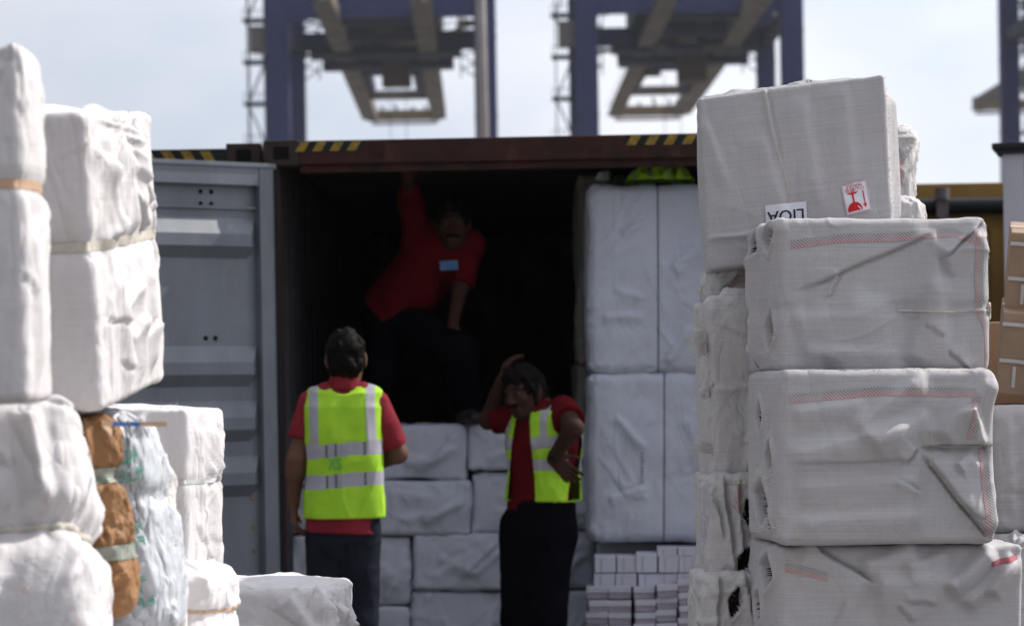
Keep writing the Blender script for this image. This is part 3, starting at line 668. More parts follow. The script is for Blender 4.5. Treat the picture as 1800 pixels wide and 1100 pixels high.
fray(e1, 'frayed_thread', [pt(r1, 'top', rr.uniform(-0.8, -0.2), -0.93) for _ in range(60)], THREAD, 0.008, 1.0, 0.0005, 5)
fray(e1, 'frayed_thread', [pt(r1, 'right', rr.uniform(-0.99, -0.9), rr.uniform(-1, 1)) for _ in range(120)], THREAD, 0.008, 1.0, 0.0006, 6, (1, 0, 0))

# R1b behind it
Y = 7.95; k = sc(Y)
b = Bale(0.42, 0.4, 172 / k, r=0.05, amp=1.5, seed=8, crinkle=0.012, waves=2, shear=(0.06, 0))
e = make_bale(b, 1604, 388, Y, 'sunlit pale bale end peeping out behind the top labelled bale', GREYC2, rot=(0, 0, R(-6)), group=GG, anchor='br', res=0.006)
b.ribbon('woven_stripe', b.line('front', [(0.55, 0.9), (0.8, 0.3), (0.85, -0.3)]), XV, 0.02, 0.001, STRIPE, e, across=3)
b = Bale(0.3, 0.36, 0.09, r=0.03, amp=1.6, seed=18, crinkle=0.01)
make_bale(b, 1616, 400, 7.8, 'thin crumpled cloth bundle squeezed under the sunlit bale end', GREYC2, rot=(0, 0, R(-8)), group=GG, anchor='br', res=0.006)

# R8: flat bale squeezed below R1 (striped)
Y = 7.5; k = sc(Y)
b = Bale(0.62, 0.4, 62 / k, r=0.028, amp=1.6, seed=12, crinkle=0.006)
e8 = make_bale(b, 1258, 530, Y, 'flat sagging bale with a red stripe squeezed under the labelled top bale', GREYC2, group=GG, res=0.006)
b.ribbon('woven_stripe', b.line('front', [(-0.93, -0.4), (-0.8, 0.25), (-0.55, 0.35), (-0.2, 0.4)]), ZV, 0.024, 0.001, STRIPE, e8, across=3)

# R2: upper front bale
Y = 6.9; k = sc(Y)
r2 = Bale(auto=False, w=378 / k, d=0.44, h=270 / k, r=0.021, amp=0.45, seed=21, bulge=(0.006, 0.006, 0.003), cinch=[(-0.035, 0.006, 0.02)],
          folds=[('front', 0.45, 0.80, -0.86, 0.06, 0.07, 0.012, 0.12), ('front', 0.98, 0.98, 0.50, 0.46, 0.05, 0.014, 0.14), ('front', 0.52, 0.5, 0.97, 0.80, 0.05, 0.016, 0.5), ('front', -0.42, 0.30, -0.56, -0.06, 0.02, 0.006, 0.15), ('front', 0.15, -0.22, 0.99, -0.2, 0.010, 0.006),
                 ('front', 0.45, 0.9, 0.55, -0.9, 0.05, 0.010), ('front', -0.6, -0.9, -0.2, 0.1, 0.08, 0.012), ('front', 0.2, -0.9, 0.5, 0.3, 0.06, 0.012), ('front', -0.9, -0.35, 0.1, -0.15, 0.09, 0.012), ('front', 0.80, -0.98, 0.60, -0.70, 0.02, 0.008, 0.15), ('front', 0.55, -0.55, 0.35, -0.35, 0.02, 0.006, 0.15),
                 ('front', -0.8, -0.75, 0.2, -0.82, 0.06, 0.010), ('left', 0.1, -0.9, 0.3, 0.9, 0.05, 0.02)],
          holes=[('left', -0.45, -0.42, 0.055, 0.055, 0.12, 0.11), ('left', -0.5, 0.80, 0.07, 0.045, -0.1, 0.10), ('left', 0.3, 0.72, 0.04, 0.045, 0.2, 0.05), ('left', 0.3, -0.8, 0.04, 0.03, 0.5, 0.05)], shear=(-0.012, 0))
e2 = make_bale(r2, 1372, 654, Y, 'upper big grey bale, its red and dark stripe turning down the right edge', GREYC, group=GG, rot=(0, R(0.6), R(6)), res=0.0037)
r2.ribbon('woven_stripe', r2.line('front', [(-0.88, 0.66), (-0.4, 0.74), (0.1, 0.75), (0.5, 0.80), (0.66, 0.81), (0.80, 0.73), (0.95, 0.80)], 160), ZV, 0.022, 0.0012, STRIPE, e2, across=4)
r2.ribbon('woven_stripe', r2.line('front', [(0.885, 0.84), (0.90, 0.5), (0.90, 0.1), (0.915, -0.2), (0.985, -0.5), (0.99, -0.97)], 160), XV, 0.022, 0.0012, STRIPEF, e2, across=4)
r2.ribbon('clear_tape', r2.line('front', [(0.12, -0.16), (0.6, -0.17), (1.0, -0.17)], 60), ZV, 0.03, 0.002, CTAPE, e2, across=2)
r2.ribbon('cord', r2.line('front', [(0.12, -0.20), (0.5, -0.23), (1.0, -0.20)], 60), ZV, 0.004, 0.005, ROPE, e2)
kn = MB(); p0 = pt(r2, 'right', -0.93, -0.20)
for j in range(7): kn.tube((p0[0] + 0.004, p0[1] + 0.01 * math.cos(j), p0[2] - 0.018 + j * 0.006), (p0[0] + 0.012, p0[1] + 0.02, p0[2] - 0.02 + j * 0.006), 0.006, 8)
kn.build('cord_knot', ROPE, e2)
fray(e2, 'frayed_thread', [pt(r2, 'right', -0.98, rr.uniform(-1, 1)) for _ in range(90)], THREAD, 0.007, 1, 0.0006, 9, (1, 0, 0))
fray(e2, 'frayed_thread', [pt(r2, 'left', rr.uniform(-0.95, -0.5), rr.uniform(0.6, 1)) for _ in range(60)] + [pt(r2, 'left', -0.8 + rr.uniform(-.05, .05), -0.55) for _ in range(20)], THREAD, 0.014, 1, 0.0007, 10, (-1, 0, 0))

# R3: lower front bale
Y = 6.74; k = sc(Y)
r3 = Bale(auto=False, w=384 / k, d=0.46, h=308 / k, r=0.021, amp=0.45, seed=34, bulge=(0.006, 0.006, 0.003),
          folds=[('front', -0.35, 0.30, 0.35, 0.95, 0.055, 0.018, 0.35), ('front', -0.95, 0.02, 0.25, 0.36, 0.06, 0.020, 0.35), ('front', -0.2, 0.12, 0.4, 0.5, 0.05, 0.014, 0.4), ('front', 0.2, -0.02, -0.92, -0.06, 0.05, 0.006, 0.15),
                 ('front', 0.96, -0.93, 0.32, 0.06, 0.07, 0.020, 0.10), ('front', 0.99, 0.10, 0.30, 0.12, 0.06, -0.012, 0.5), ('front', 1.0, 0.135, 0.28, 0.13, 0.05, 0.014, 0.12), ('front', 0.88, -0.72, 0.66, -0.50, 0.03, 0.008, 0.12),
                 ('front', 0.45, 0.2, 0.98, 0.98, 0.045, 0.022, 0.45), ('front', 0.25, 0.1, 0.14, -0.08, 0.03, 0.012, 0.15), ('front', 0.62, -0.10, 0.80, 0.05, 0.03, 0.012), ('front', 0.05, -0.25, 0.3, -0.42, 0.015, 0.007, 0.15),
                 ('front', -0.9, -0.35, 0.3, -0.28, 0.06, 0.012), ('front', -0.9, -0.75, 0.4, -0.68, 0.05, 0.010), ('front', 0.75, 0.6, 0.9, 0.1, 0.035, 0.018), ('front', -0.9, 0.5, -0.2, 0.62, 0.04, 0.010)],
          holes=[('left', -0.45, -0.02, 0.05, 0.05, 0.05, 0.10), ('left', 0.0, -0.55, 0.11, 0.065, 0.2, 0.12), ('left', 0.1, 0.45, 0.035, 0.05, -0.2, 0.05), ('left', -0.5, -0.75, 0.03, 0.03, 0.4, 0.04)])
e3 = make_bale(r3, 1373, 958, Y, 'lower big grey bale with a folded flap and a dark over red stripe', GREYC, group=GG, rot=(0, R(0.9), R(5.5)), res=0.0037)
r3.ribbon('woven_stripe', r3.line('front', [(-0.92, 0.67), (-0.5, 0.71), (-0.1, 0.755), (0.4, 0.745), (0.80, 0.74)], 160), ZV, 0.022, 0.0012, STRIPE, e3, across=4)
r3.ribbon('woven_stripe', r3.line('front', [(0.80, 0.70), (0.79, 0.45), (0.76, 0.2)], 100), XV, 0.022, 0.0012, STRIPEF, e3, across=4)
r3.ribbon('woven_stripe', r3.line('front', [(0.90, 0.13), (0.905, -0.3), (0.93, -0.6), (0.93, -0.92)], 120), XV, 0.022, 0.0012, STRIPEF, e3, across=4)
r3.ribbon('cord', r3.line('front', [(0.48, 0.125), (0.75, 0.12), (1.0, 0.135)], 60), ZV, 0.0035, 0.006, ROPE, e3)
r3.ribbon('clear_tape', r3.line('front', [(0.24, -0.85), (0.30, -0.45), (0.38, 0.05), (0.33, 0.3)], 60), XV, 0.03, 0.002, CTAPE, e3, across=2)
fray(e3, 'frayed_thread', [pt(r3, 'top', rr.uniform(-0.98, 0.98), rr.uniform(-0.99, -0.94)) for _ in range(170)], THREAD, 0.006, 1, 0.0006, 12)
fray(e3, 'frayed_thread', [pt(r3, 'left', rr.uniform(-0.8, 0.4), rr.uniform(-0.9, -0.1)) for _ in range(90)], THREAD, 0.022, 1, 0.0007, 13, (-1, 0, 0))

# R5: bottom front bale
Y = 6.8; k = sc(Y)
r5 = Bale(auto=False, w=436 / k, d=0.46, h=270 / k, r=0.016, amp=0.6, seed=45, bulge=(0.006, 0.006, 0.003),
          folds=[('front', -0.80, 1.04, -0.22, 0.47, 0.09, 0.020, 0.08), ('front', -0.25, 0.46, 0.42, 0.54, 0.07, 0.022, 0.4), ('front', -0.35, 0.72, 0.15, 0.97, 0.05, 0.018), ('front', 0.35, 0.42, 0.75, 0.97, 0.045, 0.026, 0.4), ('front', 0.28, 0.25, -0.02, 0.30, 0.02, 0.008, 0.15),
                 ('front', 0.1, 0.0, -0.05, 0.25, 0.02, 0.007, 0.15), ('front', 0.5, 0.2, 0.95, 0.8, 0.03, 0.014), ('front', 0.7, 0.35, 0.9, 0.9, 0.03, 0.02), ('front', 0.0, 0.7, 0.4, 0.9, 0.04, 0.014), ('front', -0.55, -0.1, -0.45, 0.3, 0.02, 0.006, 0.15)],
          holes=[('left', -0.3, 0.62, 0.09, 0.05, 0.1, 0.11), ('left', 0.2, 0.1, 0.06, 0.05, 0.4, 0.06)])
e5 = make_bale(r5, 1371, 1229, Y, 'bottom front grey bale, short red and dark stripe running under its folded corner', GREYC, group=GG, rot=(0, R(1.0), R(5)), res=0.0052)
r5.ribbon('woven_stripe', r5.line('front', [(-0.96, 0.72), (-0.8, 0.68), (-0.62, 0.60)], 60), ZV, 0.024, 0.0012, STRIPE, e5, across=4)
r5.ribbon('woven_stripe', r5.line('front', [(0.72, 0.75), (0.95, 0.85)], 40), ZV, 0.014, 0.0012, STRIPER, e5, across=2)
# bases standing on the ground under the front column
for i, (y0, hh) in enumerate(((Zat(1560, 1228, 6.9), None),)):
    b = Bale(0.68, 0.48, y0 - 0.02, r=0.03, amp=0.8, seed=50 + i); e = empty('wrapped_bale', (P(1570, 1200, 7.0).x, 7.15, 0.0), 'grey bale on the ground under the front right column, just below the frame', 'bale', GG); b.mesh('wrapping', GREYC, e, 0.02)

# R4: tall column behind on the left
Y = 7.35; k = sc(Y)
r4 = Bale(0.62, 0.44, 322 / k, r=0.02, amp=1.1, seed=61, folds=[('front', -0.7, -0.9, -0.62, 0.1, 0.02, 0.012), ('front', -0.99, 0.0, -0.5, 0.05, 0.02, 0.008), ('front', -0.62, 0.1, -0.45, -0.4, 0.02, 0.012), ('top', -0.9, -0.9, -0.3, -0.6, 0.02, 0.015)], shear=(-0.018, 0), crinkle=0.002)
e4 = make_bale(r4, 1256, 846, Y, 'tall narrow-looking grey bale behind, frayed tuft on its left corner, below the labelled bale', GREYC2, group=GG, rot=(0, 0, R(1.5)), res=0.006)
tuft = pt(r4, 'left', -0.93, 0.52)
fray(e4, 'frayed_tuft', [(tuft[0], tuft[1] + rr.uniform(-.012, .012), tuft[2] + rr.uniform(-.03, .03)) for _ in range(190)], THREAD, 0.052, 0.8, 0.0015, 14, (-1, -0.2, 0.1))
tuft = pt(r4, 'left', -0.9, -0.66)
fray(e4, 'frayed_tuft', [(tuft[0], tuft[1] + rr.uniform(-.012, .012), tuft[2] + rr.uniform(-.012, .012)) for _ in range(70)], THREAD, 0.06, 0.45, 0.0014, 15, (-1, -0.2, 0.3))
fray(e4, 'frayed_thread', [pt(r4, 'left', -0.97, rr.uniform(-1, 1)) for _ in range(110)], THREAD, 0.009, 0.9, 0.0006, 16, (-1, 0, 0))
fray(e4, 'frayed_thread', [pt(r4, 'top', rr.uniform(-1, -0.5), rr.uniform(-.99, -.8)) for _ in range(60)], THREAD, 0.008, 0.9, 0.0006, 17)
fl = Bale(0.035, 0.02, 0.075, r=0.009, amp=1, seed=66, crinkle=0.006)
o = fl.mesh('loose_flap', GREYC2, e4, 0.004); q = pt(r4, 'left', -0.9, 0.05); o.location = (q[0] - 0.02, q[1], q[2] - 0.03); o.rotation_euler = (0, R(25), 0)

# R6, R7: ragged bales low on the left side of the stack
Y = 7.3; k = sc(Y)
b = Bale(0.60, 0.4, 190 / k, r=0.02, amp=1.6, seed=71, crinkle=0.004, waves=1.5, folds=[('front', -0.88, 1, -0.80, -0.9, 0.02, 0.02, 0.12), ('front', -0.74, 0.9, -0.72, -0.9, 0.02, 0.022, 0.15), ('front', -0.60, -0.9, -0.66, 0.8, 0.02, 0.02, 0.12), ('front', -0.97, 0.8, -0.9, -0.2, 0.015, 0.014, 0.12), ('front', -0.5, 0.5, -0.62, -0.9, 0.02, 0.02, 0.3)],
         holes=[('front', -0.62, 0.25, 0.028, 0.055, 0.3, 0.06), ('front', -0.70, -0.55, 0.024, 0.045, -0.5, 0.06), ('front', -0.5, -0.2, 0.012, 0.05, 0.1, 0.05)])
e6 = make_bale(b, 1252, 1026, Y, 'ragged torn bale in the left column, dark holes in its crumpled cloth', GREYC2, group=GG, rot=(0, 0, R(2)), res=0.0055)
fray(e6, 'frayed_thread', [pt(b, 'front', -0.66 + rr.gauss(0, .1), rr.uniform(-.7, .6)) for _ in range(70)], THREAD, 0.022, 0.9, 0.0007, 18, (0, -1, -.2))
fray(e6, 'red_thread', [pt(b, 'front', -0.76 + rr.gauss(0, .03), rr.uniform(.4, .8)) for _ in range(8)], REDINK, 0.04, 0.6, 0.0009, 19, (0.2, -1, -.6))
b.ribbon('cord', b.line('front', [(-0.9, 0.86), (-0.5, 0.88)]), ZV, 0.004, 0.006, ROPE, e6)
b = Bale(0.07, 0.12, 0.25, r=0.02, amp=1.8, seed=77, crinkle=0.008, folds=[('front', -0.2, 0.95, 0.2, -0.6, 0.012, 0.012, 0.3)])
make_bale(b, 1240, 1006, 7.36, 'narrow crumpled white sack hanging at the left edge of the right stack', fabric('blueish white sack', (0.45, 0.44, 0.45), crease=0.006), group=GG, name='cloth_sack', cat='sack', res=0.006, rot=(0, R(-3), 0))
b = Bale(0.60, 0.42, 0.30, r=0.015, amp=1.4, seed=81, crinkle=0.003, folds=[('front', -0.85, 1, -0.9, 0, 0.02, 0.015, 0.12), ('front', -0.62, 1, -0.55, 0, 0.02, 0.02, 0.12)], holes=[('front', -0.72, 0.55, 0.02, 0.05, -0.25, 0.06), ('front', -0.45, 0.45, 0.03, 0.05, 0.5, 0.06)])
e7 = make_bale(b, 1240, 1209, 7.2, 'lowest torn bale in the left column, its corner sunlit, beside the stacked paper packets', GREYC2, group=GG, res=0.006, rot=(0, 0, R(2)))
fray(e7, 'frayed_thread', [pt(b, 'front', -0.66 + rr.gauss(0, .08), rr.uniform(-.5, .9)) for _ in range(60)], THREAD, 0.022, 0.9, 0.0007, 20, (0, -1, -.2))
b = Bale(0.62, 0.44, Zat(1300, 1209, 7.3) - 0.01, r=0.03, amp=0.8, seed=83); e = empty('wrapped_bale', (P(1330, 1200, 7.3).x + 0.17, 7.42, 0), 'grey bale on the ground under the torn left column, just below the frame', 'bale', GG); b.mesh('wrapping', GREYC2, e, 0.02)

# R9/R10 on the far right
b = Bale(0.6, 0.4, 0.37, r=0.02, amp=0.8, seed=91, folds=[('front', -0.85, 0.9, -0.8, -0.9, 0.03, 0.008), ('front', -0.6, 0.9, -0.65, -0.9, 0.03, 0.008)])
make_bale(b, 1748, 938, 7.7, 'plain grey bale at the right edge, below the brown cartons', GREYC, group=GG, res=0.008)
b = Bale(0.6, 0.4, 0.36, r=0.04, amp=1.8, seed=95, crinkle=0.008, gather=[('top', -0.9, -0.9, 0.12, 0.02)])
e = make_bale(b, 1757, 1172, 7.45, 'crumpled grey bale at the lower right edge, its gathered top catching sunlight', GREYC, group=GG, res=0.007, rot=(0, R(3), 0))
b.ribbon('woven_stripe', b.line('front', [(-0.75, 1), (-0.7, 0.3), (-0.72, -0.5)]), XV, 0.015, 0.001, STRIPER, e, across=2)
b = Bale(0.62, 0.44, Zat(1800, 1172, 7.5) - 0.01, r=0.03, amp=0.8, seed=97); e = empty('wrapped_bale', (P(1757, 1200, 7.5).x + 0.3, 7.65, 0), 'grey bale on the ground at the far right, just below the frame', 'bale', GG); b.mesh('wrapping', GREYC, e, 0.02)

# brown cartons
CARD = surf('brown cardboard', (0.31, 0.215, 0.15), (0.24, 0.165, 0.115), scale=5, rough=0.8, bump=0.0006, bscale=60)
CARDL = surf('light tan cardboard', (0.45, 0.30, 0.19), (0.38, 0.25, 0.16), scale=5, rough=0.8)
def carton(px, py, Y, w, d, h, yaw, roll, label, mat=CARD, straps=True, anchor='tl', group='brown cartons at the right edge'):
    M_ = Matrix.Rotation(yaw, 3, 'Z') @ Matrix.Rotation(roll, 3, 'Y') @ Matrix.Rotation(R(9) if straps else 0, 3, 'X'); p = P(px, py, Y) - M_ @ Vector((-w / 2, -d / 2, h if anchor == 'tl' else 0))
    e = empty('carton', p, label, 'carton', group, rot=M_.to_euler())
    s = MB(); s.box(-w / 2, -d / 2, 0, w / 2, d / 2, h, 0.006); s.build('box_body', mat, e, smooth=False)
    s = MB(); s.box(-w / 2 - 0.0005, -d / 2 + d * 0.42, h + 0.0003, w / 2 + 0.0005, -d / 2 + d * 0.58, h + 0.0015); s.build('packing_tape', plain('brown tape', (0.40, 0.27, 0.17), 0.3), e)
    if straps:
        for t in (0.28, 0.72):
            s = MB(); z = h * t
            for i in range(8):
                za = z + math.sin(i * 0.9) * 0.01 + (0.5 - i / 8) * h * 0.28; zb = z + math.sin((i + 1) * 0.9) * 0.01 + (0.5 - (i + 1) / 8) * h * 0.28
                s.bar((-w / 2 + w * i / 8, -d / 2 - 0.004, za), (-w / 2 + w * (i + 1) / 8, -d / 2 - 0.004, zb), 0.003, 0.011)
            s.build('plastic_strap', STRAPW, e)
        s = MB()
        for i in range(4): s.box(-w / 2 + 0.10, -d / 2 - 0.002, h * (0.35 + 0.05 * i), -w / 2 + 0.15 - 0.01 * (i % 2), -d / 2 - 0.0005, h * (0.35 + 0.05 * i) + 0.007)
        s.build('printed_mark', plain('brown print', (0.12, 0.07, 0.04)), e)
        s = MB(); s.box(-w / 2 + 0.04, -d / 2 - 0.0025, h * 0.1, -w / 2 + 0.05, -d / 2 - 0.0008, h * 0.35); s.build('paper_strip', STRAPW, e)
    return e
carton(1778, 408, 7.85, 0.42, 0.34, 0.235, R(-9), R(5), 'top brown carton with white plastic straps at the right edge')
carton(1764, 548, 7.8, 0.44, 0.36, 0.245, R(-9), R(5.5), 'lower brown carton with white plastic straps, under the top one')
cc = carton(1737, 566, 8.35, 0.30, 0.3, 0.26, R(-10), 0, 'sunlit tan carton with a white label glimpsed behind the right bales', CARDL, straps=False)
s = MB(); s.box(-0.11, -0.1535, 0.13, -0.07, -0.151, 0.18); s.build('white_label', PAPER, cc)
s = MB(); s.box(-0.25, -0.2, 0, 0.3, 0.2, Zat(1740, 708, 8.2)); o = s.build('support_crate', CARD, None, loc=(P(1800, 700, 8.2).x, 8.25, 0)); tag(o, 'plain brown crate hidden behind the grey bales, carrying the cartons', 'crate')
# ============================================================ left-hand stack of white bales (near, out of focus)
LG = 'white bales stacked on the left'
def base_block(label, x, y, w, d, h, seed, mat):
    b = Bale(w, d, h, r=0.03, amp=0.8, seed=seed); e = empty('wrapped_bale', (x, y, 0), label, 'bale', LG); b.mesh('wrapping', mat, e, 0.025)
# L1 nearest, cut by the left edge
Y = 4.3; k = sc(Y)
b = Bale(0.46, 0.22, 634 / k, auto=9, r=0.015, amp=0.45, seed=101, bulge=(0.008, 0.006, 0.004), cinch=[(0.062, 0.010, 0.016)], waves=1.0,
         folds=[('front', -0.9, 0.86, 0.98, 0.86, 0.02, 0.008, 0.3), ('right', -0.4, 0.9, -0.2, 0.1, 0.03, 0.006), ('right', -0.6, 0.0, -0.3, -0.9, 0.03, 0.008)], crinkle=0.0015, gather=[('top', 0.8, -0.7, 0.1, 0.012)])
e = make_bale(b, 52, 706, Y, 'tall white bale cut off by the left photo edge, tan strap round its middle', WHITEC, group=LG, anchor='br', rot=(0, R(-0.6), R(0)), res=0.007)
strap(b, e, 0.062, 0.016, STRAPT)
# L2
Y = 4.85; k = sc(Y)
l2 = Bale(0.46, 0.58, 522 / k, auto=10, r=0.014, amp=0.45, seed=113, bulge=(0.012, 0.006, 0.006), cinch=[(0.028, 0.014, 0.022)],
          folds=[('right', -0.1, 0.98, 0.02, 0.08, 0.05, 0.020, 0.10), ('right', -0.95, 0.75, -0.2, 0.5, 0.03, 0.010, 0.4), ('right', -0.6, 0.9, -0.5, 0.1, 0.03, 0.012, 0.4), ('right', 0.35, 0.9, 0.3, 0.3, 0.03, 0.012),
                 ('right', 0.55, 0.15, 0.05, 0.45, 0.025, 0.014, 0.12), ('right', 0.65, 0.35, 0.15, 0.65, 0.03, 0.012, 0.3), ('right', -0.75, 0.1, -0.3, 0.35, 0.03, 0.012), ('right', -0.6, -0.1, -0.25, -0.95, 0.035, 0.012), ('right', 0.05, -0.05, 0.12, -0.95, 0.04, 0.016, 0.12), ('right', 0.45, -0.1, 0.5, -0.9, 0.03, 0.012),
                 ('right', -0.5, -0.35, 0.05, -0.2, 0.025, 0.012, 0.3), ('right', -0.3, -0.6, 0.1, -0.45, 0.025, 0.010), ('right', 0.1, -0.62, 0.7, -0.5, 0.025, 0.010, 0.15), ('top', -0.9, 0.1, 0.9, -0.2, 0.04, -0.012, 0.4), ('top', 0.2, -0.9, 0.9, 0.1, 0.03, 0.012)],
          gather=[('right', -0.02, 0.88, 0.16, 0.012)], crinkle=0.0015)
e = make_bale(l2, 181, 722, Y, 'upper white bale with crumpled sunlit end and pale band, left of the grey door', WHITEC, group=LG, anchor='br', rot=(R(6), R(-1.0), R(-4)), res=0.005)
strap(l2, e, 0.028, 0.018, ROPE)
fray(e, 'frayed_thread', [tuple(l2.surf(l2.fq('right', [rr.uniform(-.2, 1)], rr.uniform(.9, 1)))[0][0]) for _ in range(40)], THREAD, 0.012, 1, 0.0006, 31)
# L3 below
Y = 4.55; k = sc(Y)
b = Bale(0.50, 0.42, 0.47, auto=16, r=0.035, amp=1.3, seed=127, bulge=(0.03, 0.03, 0.03), cinch=[(0.0, 0.03, 0.03)], crinkle=0.002,
         folds=[('front', -0.2, 0.95, 0.1, 0.1, 0.02, 0.015), ('front', 0.2, 0.9, 0.35, 0.1, 0.03, 0.015), ('front', 0.5, -0.1, 0.2, -0.9, 0.03, 0.015), ('front', -0.3, -0.1, -0.1, -0.9, 0.02, 0.012), ('front', 0.75, 0.9, 0.8, 0.1, 0.03, 0.02)])
e = make_bale(b, 166, 1146, Y, 'bulging bright white bale tied with white twine, at the bottom left corner', WHITEK, group=LG, anchor='br', rot=(R(-16), R(-6), R(6)), res=0.007)
b.ribbon('twine', b.hoop(0.0), ZV, 0.012, 0.003, ROPE, e, thick=0.004, across=3)
fray(e, 'frayed_thread', [tuple(b.surf(b.fq('front', [rr.uniform(.5, .98)], rr.uniform(-1, 0.2)))[0][0]) for _ in range(50)], STRAPT, 0.02, 0.6, 0.0008, 32, (0, -.5, -1))
# L4 brown paper bundle, pinched by green-clear tape
BROWN = fabric('brown kraft paper', (0.27, 0.145, 0.068), dirt=(0.11, 0.045, 0.02), dirtamt=0.5, crease=0.008, facet=0.035, crease_scale=9, streak=0.03, rough=0.55, tint=(0.8, 0.75, 0.7))
Y = 4.95; k = sc(Y)
l4 = Bale(0.16, 0.13, 345 / k, auto=14, r=0.022, amp=1.6, seed=131, bulge=(0.01, 0.01, 0.005), cinch=[(0.075, 0.022, 0.018), (-0.07, 0.010, 0.018)], crinkle=0.003,
          folds=[('front', 0.35, 1, 0.4, 0.2, 0.012, 0.018, 0.4), ('front', 0.2, 0.2, 0.55, -0.35, 0.012, 0.016, 0.4), ('front', 0.2, -0.75, 0.95, -0.6, 0.012, 0.016), ('front', 0.6, -0.1, 0.7, -0.4, 0.012, 0.012)])
e = make_bale(l4, 234, 1075, Y, 'brown paper bundle bound with clear green tape, wedged upright between the white bales', BROWN, name='paper_bundle', cat='bundle', anchor='br', rot=(R(-2), R(-5), R(8)), res=0.004)
GTAPE = surf('green tinted clear tape', (0.16, 0.20, 0.165), (0.30, 0.30, 0.25), scale=25, rough=0.15, bump=0.003, bscale=60)
for z in (0.075, -0.07): l4.ribbon('clear_tape', l4.hoop(z), ZV, 0.028, 0.003, GTAPE, e, thick=0.002, across=3)
q = P(180, 742, 4.8) ; q2 = P(294, 747, 4.72)
s = MB(); s.bar(P(180, 745, 4.8), P(294, 745, 4.72), 0.002, 0.0085); s.bar(P(180, 743, 4.8), P(196, 760, 4.84), 0.002, 0.012)
o = s.build('packing_strap', STRAPT); tag(o, 'short end of tan plastic strap sticking out to the right above the brown bundle', 'strap')
s = MB()
for t in (0.16, 0.25, 0.34, 0.43, 0.50):
    a = P(180 + 114 * t, 745, 4.8 - .08 * t - 0.003); c = P(180 + 114 * (t + 0.065), 745, 4.8 - .08 * (t + .065) - 0.003); s.bar(a, c, 0.001, 0.0087)
s.build('blue_print', plain('blue print', (0.05, 0.16, 0.45)), o)
# L5 plastic wrapped bale with green printing
PLW = fabric('plastic film over white sacking', (0.52, 0.53, 0.54), dirt=(0.35, 0.3, 0.27), dirtamt=0.3, crease=0.010, crease_scale=14, streak=0.03, rough=0.28, transl=0.05)
GRN = surf('pale green print', (0.10, 0.34, 0.25), (0.45, 0.55, 0.52), scale=35, rough=0.35, contrast=(0.46, 0.66))
Y = 5.15; k = sc(Y)
l5 = Bale(0.40, 0.34, 400 / k, r=0.05, amp=1.8, seed=137, bulge=(0.02, 0.015, 0.02), crinkle=0.004, auto=12, shear=(-0.10, 0), cinch=[(0.05, 0.012, 0.02)])
e = make_bale(l5, 318, 1112, Y, 'white bale under shiny clear film with faded green lettering, right of the brown bundle', PLW, group=LG, anchor='br', rot=(R(-4), R(-3), R(4)), res=0.0055)
# green lettering fragments (reads as broken block letters)
def blockprint(face, cu, cv, w, h, rows, seed):
    r_ = random.Random(seed); s = MB(); pts = []; fs = []
    for i in range(rows):
        x = -w / 2
        while x < w / 2:
            lw = r_.uniform(0.010, 0.016)
            for (a0, b0, a1, b1) in r_.sample([(0, 0, 0.25, 1), (0.75, 0, 1, 1), (0, 0.75, 1, 1), (0, 0, 1, 0.22), (0, 0.4, 1, 0.6)], 3):
                i0 = len(pts); zz = h / 2 - (i + 1) * h / rows; hh = h / rows * 0.75
                pts += [(x + lw * a0, zz + hh * b0), (x + lw * a1, zz + hh * b0), (x + lw * a1, zz + hh * b1), (x + lw * a0, zz + hh * b1)]; fs.append((i0, i0 + 1, i0 + 2, i0 + 3))
            x += lw * 1.35
    return mesh_obj('green_printing', to_face(l5, pts, cu, cv, face, 0.12, 0.004), fs, GRN, e, smooth=False)
blockprint('front', 0.62, 0.50, 0.085, 0.07, 2, 1); blockprint('front', 0.55, -0.12, 0.11, 0.05, 2, 2); blockprint('front', 0.35, -0.62, 0.15, 0.07, 3, 3)
# L5b thin edge bale between film bale and L6
b = Bale(0.30, 0.30, 0.42, r=0.045, amp=1.6, seed=139, crinkle=0.006, waves=1.5, shear=(-0.09, 0), folds=[('front', 0.6, 0.9, 0.8, -0.9, 0.02, 0.015), ('front', 0.85, 0.9, 0.9, -0.9, 0.015, 0.015)])
e = make_bale(b, 330, 1160, 5.4, 'cream bale edge with loose stitching between the film-wrapped bale and the square white bale', fabric('cream sacking', (0.58, 0.54, 0.50), dirtamt=0.4, crease=0.006), group=LG, anchor='br', rot=(0, 0, R(10)), res=0.006)
fray(e, 'frayed_thread', [tuple(b.surf(b.fq('front', [rr.uniform(.4, .95)], rr.uniform(-.9, .9)))[0][0]) for _ in range(60)], plain('brown thread', (0.2, 0.13, 0.08)), 0.03, 0.8, 0.0008, 33, (0, -.6, -.8))
# L6 square white bale
Y = 5.85; k = sc(Y)
l6 = Bale(0.40, 0.34, 326 / k, auto=9, r=0.014, amp=0.5, seed=149, bulge=(0.010, 0.004, 0.006), cinch=[(0.042, 0.005, 0.012)], crinkle=0.0,
          folds=[('front', 0.15, 0.95, 0.45, 0.35, 0.03, 0.012), ('front', 0.45, 0.95, 0.75, 0.35, 0.03, 0.012), ('front', -0.2, 0.1, 0.35, -0.75, 0.03, 0.012), ('front', 0.3, 0.1, 0.85, -0.7, 0.03, 0.012), ('front', 0.0, -0.4, 0.6, -0.85, 0.02, 0.010), ('right', -0.6, 0.9, -0.3, -0.9, 0.03, 0.014, 0.12), ('right', 0.1, 0.9, 0.2, -0.9, 0.04, 0.014), ('right', 0.5, 0.9, 0.2, 0.2, 0.03, 0.012, 0.3)],
          gather=[('right', 0.2, 0.2, 0.14, 0.008)])
